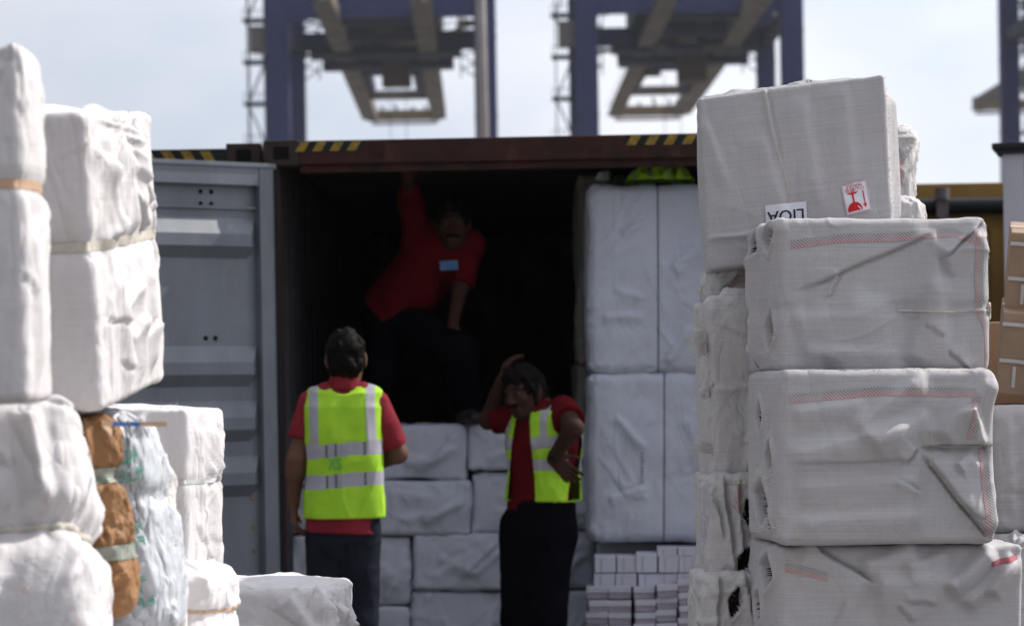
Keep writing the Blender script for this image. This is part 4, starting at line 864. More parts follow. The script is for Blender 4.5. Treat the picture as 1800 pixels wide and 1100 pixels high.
e = make_bale(l6, 331, 1044, Y, 'square white bale with a grey strap across its front, left of the grey door', WHITEK, group=LG, anchor='br', rot=(0, R(1.0), R(-7)), res=0.006)
l6.ribbon('strap', l6.hoop(0.042), ZV, 0.010, 0.002, plain('grey strap', (0.45, 0.46, 0.45), 0.5), e, thick=0.001, across=2)
fray(e, 'frayed_thread', [tuple(l6.surf(l6.fq('top', [rr.uniform(.5, 1)], rr.uniform(-.9, .9)))[0][0]) for _ in range(12)], THREAD, 0.010, 0.9, 0.0006, 34)
# L6b lower
b = Bale(0.42, 0.36, 0.24, auto=10, r=0.035, amp=1.4, seed=151, bulge=(0.02, 0.02, 0.02), crinkle=0.003, cinch=[(0.03, 0.012, 0.015)])
e = make_bale(b, 362, 1210, 5.65, 'low white bale with a tan strap, under the square white bale', WHITEK, group=LG, anchor='br', rot=(0, R(4), R(-3)), res=0.007)
strap(b, e, 0.04, 0.007, STRAPT)
# L7 in front of the man with his back turned
Y = 7.0; k = sc(Y)
l7 = Bale(0.46, 0.40, 0.36, auto=9, r=0.025, amp=1.2, seed=157, bulge=(0.03, 0.006, 0.012), crinkle=0.002, folds=[('front', 0.6, 0.9, 0.95, 0.3, 0.03, 0.010), ('right', -0.9, 0.9, -0.8, -0.9, 0.02, 0.02), ('right', -0.2, 0.7, 0.4, -0.3, 0.03, 0.02)], gather=[('right', 0.0, 0.1, 0.16, 0.03)])
e = make_bale(l7, 570, 1272, Y, 'low white bale in front of the man seen from behind, crumpled right end sunlit', WHITEC, group=LG, anchor='br', rot=(0, 0, R(-9)), res=0.006)
# supports on the ground below the frame
base_block('white bale on the ground under the bottom left corner, below the frame', P(60, 1100, 4.8).x, 4.85, 0.75, 0.6, Zat(60, 1150, 4.7) - 0.02, 161, WHITEC)
base_block('white bale on the ground under the film-wrapped bale, below the frame', P(240, 1100, 5.3).x, 5.48, 0.62, 0.5, Zat(240, 1118, 5.3) - 0.02, 163, WHITEC)
base_block('white bale on the ground under the low strapped bale, below the frame', P(340, 1100, 5.9).x, 6.0, 0.55, 0.5, Zat(340, 1210, 5.8) - 0.02, 165, WHITEC)
base_block('white bale on the ground under the bale in front of the man, below the frame', P(500, 1100, 7.1).x, 7.2, 0.5, 0.45, Zat(500, 1272, 7.1) - 0.02, 167, WHITEC)
# ============================================================ bales inside the container mouth
IG = 'pale bales stacked inside the container'
def inner(x0, y0, x1, y1, Y, label, seed, d=0.5, amp=1.2, mat=None, **kw):
    k = sc(Y); w = (x1 - x0) / k; h = (y1 - y0) / k; rd = random.Random(seed)
    fl = [('front', rd.uniform(-.2, .3), rd.uniform(-.9, -.3), rd.uniform(.6, .95), rd.uniform(.1, .9), 0.025, 0.010) for _ in range(3)] + [('front', rd.uniform(-.9, -.2), rd.uniform(-.6, .6), rd.uniform(0, .6), rd.uniform(-.6, .6), 0.03, 0.007) for _ in range(2)]
    b = Bale(w, d, h, r=kw.pop('r', 0.022), amp=amp, seed=seed, bulge=(0.006, 0.010, 0.005), folds=fl, waves=1.3, **kw)
    e = make_bale(b, (x0 + x1) / 2, y1, Y, label, mat or INNERC, group=IG, anchor='bc', rot=(0, R(1.0 + rd.uniform(-.5, .5)), R(rd.uniform(-1, 1))), res=0.011)
    return b, e
YI = 12.75
rows = [
 [(506, 662, 772, 852, 'far left top-row bale, behind the left arm of the man seen from behind'), (664, 820, 747, 843, 'widest bale of the top row, between the two men in vests'), (823, 1003, 747, 827, 'top-row bale under the elbow of the leaning man'), (1007, 1040, 738, 838, 'narrow bale end behind the leaning man, top row')],
 [(508, 660, 853, 939, 'pale bale at the far left of the second row, behind the hanging hand'), (663, 827, 844, 940, 'wide creased bale of the second row, right of the lime vest seen from behind'), (829, 1003, 829, 936, 'second-row bale behind the waist of the leaning man'), (1006, 1042, 840, 926, 'narrow bale end right of the leaning man, second row')],
 [(510, 634, 941, 1062, 'third-row bale hidden mostly behind the dark jeans'), (636, 723, 942, 1063, 'small squarish third-row bale right of the dark jeans'), (726, 894, 938, 1037, 'wide third-row bale left of the black trousers'), (896, 1044, 930, 1034, 'third-row bale right of the black trousers')],
 [(510, 634, 1065, 1200, 'bottom-row bale behind the lower jeans'), (638, 721, 1066, 1198, 'small bottom-row bale at the lower frame edge right of the jeans'), (724, 894, 1040, 1196, 'wide bottom-row bale at the lower frame edge between the men'), (896, 1044, 1037, 1192, 'bottom-row bale right of the black trousers, left of the paper packets')]]
for i, row in enumerate(rows):
    for j, (x0, x1, y0, y1, lb) in enumerate(row):
        inner(x0, y0, x1, y1, YI + 0.03 * ((i + j) % 2), lb, 200 + i * 7 + j, d=0.45)
# tall bales standing on the right of the mouth
YW = 12.38; k = sc(YW)
w1 = Bale(222 / k, 0.5, 330 / k, r=0.045, amp=1.1, seed=231, bulge=(0.008, 0.016, 0.008), vcinch=[(0.03, 0.004, 0.010)], waves=1.4, folds=[('front', -0.5, 0.5, -0.1, 0.6, 0.03, 0.010), ('front', -0.6, -0.1, -0.1, -0.2, 0.03, 0.008), ('front', 0.2, -0.9, 0.6, -0.5, 0.03, 0.012), ('front', 0.3, 0.1, 0.8, 0.4, 0.05, 0.012), ('front', -0.8, -0.4, -0.1, -0.38, 0.03, 0.01)])
e = make_bale(w1, 1146, 655, YW, 'upper tall pale bale with a vertical dark strap, under the lime cloth', INNERC, group=IG, anchor='bc', rot=(0, R(0.8), 0), res=0.009)
w1.ribbon('strap', w1.vhoop(0.03), XV, 0.007, 0.003, DSTRAP, e, thick=0.002, across=2)
w2 = Bale(228 / k, 0.5, 296 / k, r=0.045, amp=1.1, seed=237, bulge=(0.008, 0.016, 0.008), vcinch=[(0.05, 0.004, 0.010)], waves=1.4, folds=[('front', -0.6, 0.5, -0.1, 0.1, 0.03, 0.012), ('front', -0.7, -0.5, -0.1, -0.35, 0.03, 0.010), ('front', 0.5, 0.5, 0.9, -0.2, 0.04, 0.012)])
e = make_bale(w2, 1148, 952, YW, 'lower tall pale bale with a vertical dark strap and a small blue print', INNERC, group=IG, anchor='bc', rot=(0, R(1.2), 0), res=0.009)
w2.ribbon('strap', w2.vhoop(0.05), XV, 0.007, 0.003, DSTRAP, e, thick=0.002, across=2)
u, v = uvof(w2, e, 1129, 822)
s_ = []; f_ = []
for i in range(9):
    z = -0.07 + i * 0.0165; i0 = len(s_); s_ += [(-0.008, z), (0.006 - 0.004 * (i % 3), z), (0.006 - 0.004 * (i % 2), z + 0.010), (-0.007, z + 0.010)]; f_.append((i0, i0 + 1, i0 + 2, i0 + 3))
mesh_obj('blue_printing', to_face(w2, s_, u, v, 'front', 0, 0.004), f_, plain('faded blue print', (0.20, 0.23, 0.36)), e, smooth=False)
inner(1052, 955, 1262, 1196, 12.62, 'dim grey bale behind the paper packets, carrying the tall bales', 241, d=0.5)
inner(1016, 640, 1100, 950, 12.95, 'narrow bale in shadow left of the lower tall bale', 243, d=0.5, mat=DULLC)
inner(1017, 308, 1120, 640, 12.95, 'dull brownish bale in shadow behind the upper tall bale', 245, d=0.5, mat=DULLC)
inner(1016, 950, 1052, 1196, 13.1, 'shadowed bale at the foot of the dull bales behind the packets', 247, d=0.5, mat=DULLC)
for (x0, y0, x1, y1, sd) in ((1052, 303, 1072, 311, 1), (1128, 291, 1150, 302, 2)):
    b = Bale((x1 - x0) / k, 0.1, (y1 - y0 + 6) / k, r=0.008, amp=1, seed=250 + sd)
    make_bale(b, (x0 + x1) / 2, y1 + (4 if sd == 1 else 26), 12.9, ('small grey paper scrap on top of the dull bale', 'small pale scrap above the green vest')[sd - 1], PAPER, name='paper_scrap', cat='scrap', anchor='bc')

# crumpled lime safety vest lying on the upper tall bale
LIME = surf('lime safety fabric', (0.33, 0.57, 0.028), (0.24, 0.45, 0.018), scale=9, rough=0.7)
LIMEF = LIME
SILV = surf('silver reflective tape', (0.33, 0.32, 0.36), (0.27, 0.26, 0.30), scale=12, rough=0.45)
q0 = P(1160, 327, YW + 0.12); nx, ny = 60, 34; G = []
for j in range(ny):
    for i in range(nx): G.append((i / (nx - 1) - 0.5, j / (ny - 1) - 0.5))
G = np.array(G); W3 = np.column_stack([G[:, 0] * 3.4, G[:, 1] * 3, np.zeros(len(G))])
edge = np.clip(1.0 - (np.abs(G[:, 0]) * 2) ** 4, 0, 1)
hh = 0.016 + edge * (0.028 + 0.045 * np.abs(pn(W3 * 1.6, 3)) + 0.055 * ridge(W3 * 1.9, 5, 1.5)) * np.clip(1.1 - (np.abs(G[:, 1]) * 2) ** 4, 0, 1)
vv = np.column_stack([G[:, 0] * 0.32 + 0.01 * pn(W3 * 2, 8), G[:, 1] * 0.26, hh])
fs = np.array([(j * nx + i, j * nx + i + 1, (j + 1) * nx + i + 1, (j + 1) * nx + i) for j in range(ny - 1) for i in range(nx - 1)])
ev = empty('safety_vest', q0, 'crumpled lime green safety vest lying on top of the upper tall bale', 'vest')
band = (np.abs(np.mod(G[:, 0] * 4.3 + 0.5 * G[:, 1] + 0.3, 1) - 0.5) < 0.10); fm = band[fs].all(1)
mesh_obj('vest_cloth', vv, fs[~fm], LIMEF, ev); mesh_obj('reflective_strip', vv, fs[fm], SILV, ev)

# ============================================================ paper packets stacked in front
PK1 = surf('white packet paper', (0.45, 0.435, 0.51), (0.37, 0.36, 0.42), scale=20, rough=0.7); PK2 = surf('mauve packet side', (0.30, 0.27, 0.32), (0.22, 0.195, 0.235), scale=25, rough=0.7)
PK3 = surf('greenish packet paper', (0.46, 0.47, 0.55), (0.40, 0.41, 0.48), scale=20, rough=0.7)
YP = 12.16; k = sc(YP)
def packet_proto(w, h, d, mats, split):
    me = MB(); me.box(-w / 2, -d / 2, h * split + 0.0005, w / 2, d / 2, h, 0.003)
    return me
ords = ['first', 'second', 'third', 'fourth', 'fifth', 'sixth', 'seventh', 'eighth', 'ninth', 'tenth', 'eleventh', 'twelfth']
protos = {}
def packet(px0, px1, py0, py1, Yp, kind, lab, rot):
    key = kind
    w0, h0, d0 = 0.1, 0.06, 0.22
    if key not in protos:
        e = empty('paper_packet', (0, 0, 0)); a = MB()
        if kind == 'flat':
            a.box(-w0 / 2, -d0 / 2, h0 * 0.5, w0 / 2, d0 / 2, h0, 0.004); a.build('wrapper', PK1, e)
            a = MB(); a.box(-w0 / 2 + .002, -d0 / 2 + 0.004, 0, w0 / 2 - .002, d0 / 2 - 0.004, h0 * 0.5 - 0.0005, 0.003); a.build('packet_side', PK2, e)
        else:
            a.box(-w0 / 2, -d0 / 2, 0, w0 / 2, d0 / 2, h0, 0.004); a.build('wrapper', PK1 if kind == 'tall' else PK3, e)
            a = MB(); a.box(-w0 / 2 + 0.03, -d0 / 2 - 0.0012, 0.001, -w0 / 2 + 0.034, -d0 / 2 + 0.01, h0 - 0.002); a.build('fold', PK2, e)
        protos[key] = e; c = e
    else: c = copy_tree(protos[key])
    w = (px1 - px0 - 0.2) / sc(Yp); h = (py1 - py0 - 0.6) / sc(Yp); M_ = Matrix.Rotation(rot[0], 3, 'Y') @ Matrix.Rotation(rot[1], 3, 'Z')
    c.location = P((px0 + px1) / 2, py1, Yp) + Vector((0, d0 / 2, 0)); c.rotation_euler = M_.to_euler(); c.scale = (w / w0, 1, h / h0)
    tag(c, lab, 'packet', 'paper packets stacked on the container floor'); return c
rp_ = random.Random(9)
xs_t = [1046, 1083, 1120, 1157, 1192, 1222, 1254]
for r_i, (ya, yb, first) in enumerate(((962, 977, 3), (975, 1006, 0), (1007, 1031, 0))):
    for i in range(first, 6):
        dy = [2, 2, -3, 0, 2, 3][i] if r_i == 1 else 0
        kind = 'green' if i in (0, 2) and r_i > 0 else ('tall')
        if r_i == 0: kind = 'tall'
        packet(xs_t[i], xs_t[i + 1], ya + (dy if r_i == 1 else 0), yb, YP + 0.04 + rp_.uniform(0, .015), kind, f'{"whiter" if kind == "green" else "pale"} upright packet, {ords[i - first]} from the left in the {["short top", "upper", "lower"][r_i]} row of tall packets', (R(1 + rp_.uniform(-.6, .6)), R(rp_.uniform(-4, 4))))
row_y = 1031
for r_ in range(9):
    y0 = row_y + r_ * 22.0; cols = [(1032, 1071), (1073, 1112), (1114, 1152), (1154, 1191), (1193, 1229), (1231, 1266)]
    for i, (a, c_) in enumerate(cols):
        lift = [0, 0, 0, -4, -13, -30][i] + rp_.uniform(-1.2, 1.2); ang = [0.5, 0.5, 0, -1.5, -3.5, -8][i]
        if y0 + 22 + lift > 1236: lift = 0
        packet(a + rp_.uniform(-1.5, 1.5), c_, y0 + lift, y0 + 22 + lift, YP + rp_.uniform(-0.012, 0.012), 'flat', f'flat mauve-sided packet, {ords[i]} from the left, {ords[r_]} row of flat packets', (R(ang), R(rp_.uniform(-4, 4))))
# ============================================================ people, as distance fields turned into continuous meshes
class Field:
    def __init__(s, lo, hi, h=0.006):
        s.lo = np.array(lo, float); s.h = h; s.n = np.ceil((np.array(hi) - s.lo) / h).astype(int) + 1
        s.F = np.full(s.n, 0.06); s.ax = [s.lo[i] + np.arange(s.n[i]) * h for i in range(3)]
    def _reg(s, lo, hi):
        a = np.clip(((np.array(lo) - s.lo) / s.h).astype(int), 0, s.n - 1); b = np.clip(((np.array(hi) - s.lo) / s.h).astype(int) + 2, 1, s.n)
        if (b <= a).any(): return None
        sl = tuple(slice(a[i], b[i]) for i in range(3)); G = np.meshgrid(*[s.ax[i][sl[i]] for i in range(3)], indexing='ij'); return sl, np.stack(G, -1)
    def _put(s, sl, d, k, op):
        A = s.F[sl]
        if op == 'add':
            if k > 0: h = np.maximum(k - np.abs(A - d), 0) / k; s.F[sl] = np.minimum(A, d) - h * h * k / 4
            else: s.F[sl] = np.minimum(A, d)
        else:
            d = -d
            h = np.maximum(k - np.abs(A - d), 0) / max(k, 1e-6); s.F[sl] = np.maximum(A, d) + h * h * k / 4
    def cap(s, p0, p1, r0, r1=None, k=0.02, op='add', flat=None, fs=1.0):
        p0 = np.array(p0, float); p1 = np.array(p1, float); r1 = r0 if r1 is None else r1; m = max(r0, r1) + k + 0.04
        g = s._reg(np.minimum(p0, p1) - m, np.maximum(p0, p1) + m)
        if g is None: return
        sl, X = g; v = p1 - p0; L2 = max(v @ v, 1e-9); t = np.clip(((X - p0) @ v) / L2, 0, 1); D = X - p0 - t[..., None] * v
        if flat is not None:
            a = np.array(flat, float); a /= np.linalg.norm(a); c = D @ a; D = D + (c * (fs - 1))[..., None] * a
        d = np.linalg.norm(D, axis=-1) - (r0 + (r1 - r0) * t)
        if fs > 1: d = d / (1 + (fs - 1) * 0.5)
        s._put(sl, d, k, op)
    def ell(s, c, rad, frame=None, k=0.02, op='add', p=2.0):
        c = np.array(c, float); rad = np.array(rad, float); m = rad.max() + k + 0.04; g = s._reg(c - m, c + m)
        if g is None: return
        sl, X = g; D = X - c
        if frame is not None: D = D @ np.array(frame, float).T
        q = np.abs(D) / rad; n = (q ** p).sum(-1) ** (1 / p); s._put(sl, (n - 1) * rad.min(), k, op)
    def slab(s, pts, right, wid, dep, k=0.02, p=2.4, fwd=None):
        """stack of rounded cross-sections along a spine: wid/dep half sizes at each point"""
        pts = [np.array(q, float) for q in pts]; right = np.array(right, float); right /= np.linalg.norm(right)
        P_ = np.array(pts); m = max(max(wid), max(dep)) + 0.08; g = s._reg(P_.min(0) - m, P_.max(0) + m); sl, X = g; best = None
        ax = pts[-1] - pts[0]; L_ = np.linalg.norm(ax); ax /= L_; t = (X - pts[0]) @ ax
        ts = [(q - pts[0]) @ ax for q in pts]
        cx = [np.interp(t, ts, [q[i] for q in pts]) for i in range(3)]; C = np.stack(cx, -1); f = np.cross(ax, right) if fwd is None else np.array(fwd, float)
        f /= np.linalg.norm(f); D = X - C; a = np.abs(D @ right) / np.interp(t, ts, wid); b = np.abs(D @ f) / np.interp(t, ts, dep)
        d = ((a ** p + b ** p) ** (1 / p) - 1) * np.interp(t, ts, np.minimum(wid, dep)); e = np.maximum(ts[0] - t, t - ts[-1])
        d = np.where(e > 0, np.sqrt(np.maximum(d, 0) ** 2 + e ** 2) * 1.0 + np.minimum(np.maximum(d, e - 0.0), 0) * 0, np.maximum(d, e)); s._put(sl, d, k, 'add')
    def cut(s, p, n, k=0.004, region=None):
        """remove everything on the side the normal points to"""
        g = s._reg(*(region or (s.lo, s.lo + s.n * s.h))); sl, X = g; d = -((X - np.array(p, float)) @ (np.array(n, float) / np.linalg.norm(n))); s._put(sl, d, k, 'sub')
    def wrinkle(s, amp, freq, seed=0, stretch=(1, 1, 1)):
        idx = np.argwhere(np.abs(s.F) < 0.03); X = s.lo + idx * s.h; X = X * np.array(stretch) * freq
        d = amp * (pn(X, seed) + 0.5 * (ridge(X * 1.3, seed + 3, 2) - 0.4)); s.F[tuple(idx.T)] -= d
    def mesh(s):
        Fv = s.F; S = Fv < 0; n = s.n; cs = None
        cnt = np.zeros(n - 1, int)
        for dx in (0, 1):
            for dy in (0, 1):
                for dz in (0, 1): cnt += S[dx:n[0] - 1 + dx, dy:n[1] - 1 + dy, dz:n[2] - 1 + dz]
        act = np.argwhere((cnt > 0) & (cnt < 8)); idm = np.full(n - 1, -1, int); idm[tuple(act.T)] = np.arange(len(act))
        acc = np.zeros((len(act), 3)); num = np.zeros(len(act))
        for a in range(3):
            o = [j for j in range(3) if j != a]
            for u in (0, 1):
                for v in (0, 1):
                    c0 = act.copy(); c0[:, o[0]] += u; c0[:, o[1]] += v; c1 = c0.copy(); c1[:, a] += 1
                    f0 = Fv[tuple(c0.T)]; f1 = Fv[tuple(c1.T)]; m = (f0 < 0) != (f1 < 0); t = np.where(m, f0 / np.where(m, f0 - f1, 1), 0)
                    q = c0.astype(float); q[:, a] += t; acc[m] += q[m]; num[m] += 1
        V = s.lo + acc / num[:, None] * s.h; Q = []
        for a in range(3):
            o = [j for j in range(3) if j != a]; sl0 = [slice(1, -1)] * 3; sl1 = [slice(1, -1)] * 3
            A = np.argwhere(np.diff(S.astype(np.int8), axis=a) != 0); A = A[(A[:, o[0]] > 0) & (A[:, o[1]] > 0) & (A[:, o[0]] < n[o[0]] - 1) & (A[:, o[1]] < n[o[1]] - 1)]
            if not len(A): continue
            w = S[tuple(A.T)]; qs = []
            for (u, v) in ((0, 0), (-1, 0), (-1, -1), (0, -1)):
                c = A.copy(); c[:, o[0]] += u; c[:, o[1]] += v; qs.append(idm[tuple(c.T)])
            q = np.stack(qs, 1); flip = w if a != 1 else ~w; q[~flip] = q[~flip][:, ::-1]; Q.append(q)
        return V, np.concatenate(Q)

def fr(f, u):
    """frame rows: right, forward, up"""
    f = np.array(f, float); f /= np.linalg.norm(f); u = np.array(u, float); r = np.cross(f, u); r /= np.linalg.norm(r); u = np.cross(r, f); return np.array([r, f, u])
def head(S, c, fm, sc_=1.0):
    r, f, u = fm; c = np.array(c, float); k = sc_
    S.ell(c + u * 0.02 * k, (0.076 * k, 0.096 * k, 0.098 * k), fm, 0.02)
    S.ell(c - u * 0.055 * k + f * 0.022 * k, (0.060 * k, 0.070 * k, 0.068 * k), fm, 0.03)
    S.ell(c - u * 0.098 * k + f * 0.058 * k, (0.026 * k, 0.022 * k, 0.018 * k), fm, 0.03)
    for s_ in (-1, 1):
        S.ell(c + r * s_ * 0.036 * k - u * 0.025 * k + f * 0.070 * k, (0.024 * k, 0.02 * k, 0.022 * k), fm, 0.02)      # cheek
        S.cap(c + r * s_ * 0.012 * k + u * 0.027 * k + f * 0.096 * k, c + r * s_ * 0.046 * k + u * 0.024 * k + f * 0.080 * k, 0.010 * k, 0.008 * k, 0.012)  # brow
        S.ell(c + r * s_ * 0.031 * k + u * 0.004 * k + f * 0.099 * k, (0.016 * k, 0.014 * k, 0.011 * k), fm, 0.010, 'sub')
        S.ell(c + r * s_ * 0.031 * k + u * 0.003 * k + f * 0.083 * k, (0.0135 * k, 0.0135 * k, 0.0125 * k), fm, 0.002)
        S.ell(c + r * s_ * 0.079 * k - u * 0.008 * k - f * 0.008 * k, (0.011 * k, 0.021 * k, 0.032 * k), fm, 0.008)     # ear
        S.ell(c + r * s_ * 0.013 * k - u * 0.036 * k + f * 0.105 * k, (0.010 * k, 0.012 * k, 0.009 * k), fm, 0.008)     # nostril wing
    S.cap(c + u * 0.012 * k + f * 0.097 * k, c - u * 0.032 * k + f * 0.119 * k, 0.009 * k, 0.012 * k, 0.012)             # nose
    S.cap(c - r * 0.02 * k - u * 0.066 * k + f * 0.093 * k, c + r * 0.02 * k - u * 0.066 * k + f * 0.093 * k, 0.0075 * k, None, 0.008)
    S.cap(c - r * 0.017 * k - u * 0.077 * k + f * 0.091 * k, c + r * 0.017 * k - u * 0.077 * k + f * 0.091 * k, 0.008 * k, None, 0.008)
def hand(S, w, d, pn_, side, curl=0.6, sc_=1.0, spread=0.12):
    """wrist w, pointing d, palm facing pn_, thumb towards side"""
    w = np.array(w, float); d = np.array(d, float); d /= np.linalg.norm(d); pn_ = np.array(pn_, float); pn_ -= d * (pn_ @ d); pn_ /= np.linalg.norm(pn_); t = np.cross(d, pn_)
    if t @ np.array(side, float) < 0: t = -t
    k = sc_
    for i in range(4): S.cap(w + t * (0.010 - 0.007 * i) * k, w + d * 0.080 * k + t * (0.029 - 0.0195 * i) * k, 0.015 * k, 0.0115 * k, 0.010)
    for i, L_ in enumerate((0.072, 0.080, 0.074, 0.058)):
        p = w + d * 0.082 * k + t * (0.030 - 0.0205 * i) * k; a = curl * (0.35 + 0.08 * i); dd = d + t * spread * (1.2 - i) * 0.5
        for j, fr_ in enumerate((0.45, 0.30, 0.25)):
            dd = dd / np.linalg.norm(dd); ang = a * (1 + 0.5 * j); nd = dd * math.cos(ang) + pn_ * math.sin(ang); q = p + nd * L_ * fr_ * k; S.cap(p, q, (0.0095 - 0.0008 * j) * k, (0.0088 - 0.0008 * j) * k, 0.003); p = q; dd = nd
    p = w + d * 0.018 * k + t * 0.018 * k; dd = (d * 0.55 + t * 0.75 + pn_ * 0.35); dd /= np.linalg.norm(dd)
    for j, (L_, r_) in enumerate(((0.042, 0.014), (0.032, 0.0108), (0.026, 0.0095))):
        q = p + dd * L_ * k; S.cap(p, q, r_ * k, r_ * 0.85 * k, 0.006); p = q; dd = dd + (d * 0.5 + pn_ * 0.25 * curl); dd /= np.linalg.norm(dd)
def shoe(S, ankle, f, k=1.0):
    a = np.array(ankle, float); f = np.array(f, float); f[2] = 0; f /= np.linalg.norm(f); base = np.array([a[0], a[1], a[2] - 0.065])
    S.cap(base - f * 0.045, base + f * 0.15, 0.042, 0.036, 0.02, flat=(0, 0, 1), fs=1.1); S.cap(a, base + f * 0.02, 0.048, 0.05, 0.03)
    S.cut(base - np.array([0, 0, 0.035]), (0, 0, -1), region=(base - 0.25, base + 0.25))

SKIN = surf('brown skin', (0.12, 0.055, 0.036), (0.09, 0.040, 0.027), scale=14, rough=0.55, bump=0.0005, bscale=220)
SKIN2 = surf('dark brown skin', (0.046, 0.022, 0.016), (0.036, 0.017, 0.013), scale=14, spec=0.08, rough=0.7, bump=0.0005, bscale=220)
HAIR = surf('dark hair', (0.007, 0.005, 0.0045), (0.003, 0.0025, 0.002), scale=90, rough=0.6, spec=0.04, bump=0.004, bscale=90, stretch=(1, 1, 0.3))
LIP = plain('lips', (0.042, 0.019, 0.015), 0.7); EYEW = plain('eye', (0.045, 0.036, 0.032), 0.6); EYEB = plain('iris', (0.01, 0.007, 0.006), 0.25)
REDC = surf('dusty red polo cotton', (0.20, 0.018, 0.028), (0.14, 0.012, 0.019), spec=0.1, scale=12, rough=0.85, bump=0.003, bscale=16)
REDSHADE = surf('shade-darkened red polo cotton', (0.095, 0.005, 0.008), (0.062, 0.0035, 0.005), spec=0.05, scale=12, rough=0.85, bump=0.003, bscale=16)  # same polo red, darkened in colour for the shade at the container mouth
JEAN = surf('dark grey jeans', (0.016, 0.018, 0.026), (0.010, 0.011, 0.017), scale=9, spec=0.05, rough=0.9, bump=0.004, bscale=22)
BLKT = surf('black trousers', (0.004, 0.004, 0.006), (0.0025, 0.0025, 0.004), spec=0.02, scale=9, rough=0.9, bump=0.003, bscale=18)
SHOE = plain('dark shoe leather', (0.02, 0.018, 0.016), 0.5)
TAB = plain('dark tape joint', (0.12, 0.12, 0.14), 0.6); GRNP = plain('green marker paint', (0.03, 0.30, 0.10), 0.6)

def face_mats(V, Q, c, fm, k=1.0):
    """material index per face of the body: 0 skin, 1 lip, 2 eye, 3 iris and brow"""
    r, f, u = fm; C = V[Q].mean(1) - np.array(c, float); a, b, z = C @ r, C @ f, C @ u; mi = np.zeros(len(Q), int)
    mi[(np.abs(a) < 0.026 * k) & (np.abs(z + 0.0715 * k) < 0.0095 * k) & (b > 0.085 * k)] = 1
    for s_ in (-1, 1):
        d = np.hypot(a - s_ * 0.031 * k, (z - 0.003 * k) * 1.7); mi[(d < 0.0135 * k) & (b > 0.075 * k)] = 2; d2 = np.hypot(a - s_ * 0.031 * k, z - 0.003 * k); mi[(d2 < 0.0068 * k) & (b > 0.075 * k)] = 3
        mi[(np.abs(z - (0.0285 * k - abs(1) * 0.0)) < 0.0058 * k) & (np.abs(a - s_ * 0.031 * k) < 0.021 * k) & (b > 0.07 * k)] = 3
    return mi
def put(name, S, mats, parent, org, mi=None, base=None):
    V, Q = S.mesh(); m = mi(V, Q) if mi else None
    return mesh_obj(name, V - np.array(org), Q, mats, parent, mi=m), V, Q
def hairmesh(c, fm, parent, org, k=1.0, kind='short', h=0.005, seed=1):
    r, f, u = fm; c = np.array(c, float); S = Field(c - 0.2, c + 0.2, h)
    S.ell(c + u * 0.028 * k - f * 0.006 * k, (0.084 * k, 0.102 * k, 0.102 * k), fm, 0.01)
    if kind == 'short': S.ell(c - u * 0.035 * k - f * 0.045 * k, (0.070 * k, 0.058 * k, 0.060 * k), fm, 0.03)
    if kind == 'long':
        for s_ in (-1, 1): S.ell(c + r * s_ * 0.06 * k - u * 0.03 * k - f * 0.03 * k, (0.027 * k, 0.048 * k, 0.062 * k), fm, 0.03)
        S.ell(c - u * 0.05 * k - f * 0.055 * k, (0.068 * k, 0.048 * k, 0.066 * k), fm, 0.03); S.ell(c + u * 0.07 * k + f * 0.03 * k, (0.075 * k, 0.07 * k, 0.05 * k), fm, 0.03)
    # clear the face
    S.ell(c - u * 0.045 * k + f * 0.125 * k, (0.074 * k, 0.095 * k, 0.098 * k), fm, 0.012, 'sub')
    for s_ in (-1, 1):
        if kind == 'short': S.ell(c + r * s_ * 0.085 * k - u * 0.02 * k + f * 0.0 * k, (0.022 * k, 0.035 * k, 0.042 * k), fm, 0.008, 'sub')
    S.wrinkle(0.010 if kind == 'short' else 0.012, 34, seed, (1, 1, 0.7))
    return put('hair', S, HAIR, parent, org)

# ------------------------------------------------------------ man A: back to us, in front of the container
YA = 11.2; K = sc(YA)
def A(px, py, dy=0.0): return np.array(P(px, py, YA + dy))
org = np.array([A(603, 1200)[0], YA, 0.0])
pa = empty('person', org, 'man seen from behind in a lime reflective vest over a red polo and dark jeans', 'person', 'men at the container')
hc = A(608, 630, 0.02); up = np.array([0.0, 0, 1]); fmA = fr((-0.05, 1, -0.05), up)
shL, shR = A(547, 709), A(661, 709); elL, wrL = A(521, 806, -0.02), A(516, 886, 0.05); elR, wrR = A(699, 797, 0.04), A(655, 818, 0.26)
hpL, hpR = A(574, 930), A(634, 930); knL, knR = A(570, 1085, 0.02), A(634, 1085, 0.0)
anL, anR = np.array([A(569, 1200)[0], YA + 0.0, 0.085]), np.array([A(637, 1200)[0], YA + 0.05, 0.085])
nk = A(605, 678, 0.0); lo, hi = np.array([A(480, 1200)[0], YA - 0.28, -0.02]), np.array([A(740, 1200)[0], YA + 0.45, 1.76])
S = Field(lo, hi, 0.006)
head(S, hc, fmA); S.cap(hc - up * 0.05, nk - up * 0.02, 0.058, 0.062, 0.03)
S.slab([A(604, 935), A(604, 860), A(604, 760), A(605, 705)], (1, 0, 0), [0.135, 0.13, 0.155, 0.15], [0.09, 0.09, 0.10, 0.085])
S.cap(shL, elL, 0.046, 0.038, 0.03); S.cap(elL, wrL, 0.040, 0.026, 0.02); S.cap(elL + (wrL - elL) * .25, elL + (wrL - elL) * .3, 0.042, None, 0.02)
S.cap(shR, elR, 0.046, 0.040, 0.03); S.cap(elR, wrR, 0.041, 0.026, 0.02)
for a, b, c_ in ((hpL, knL, anL), (hpR, knR, anR)): S.cap(a, b, 0.075, 0.05, 0.03); S.cap(b, c_, 0.05, 0.035, 0.02)
hand(S, wrL, (0.02, 0.08, -1), (1, 0.25, 0), (0, 1, 0), 1.0); hand(S, wrR, (-1, 0.35, 0.25), (0.1, -0.3, 1), (0, 1, 0.2), 0.7)
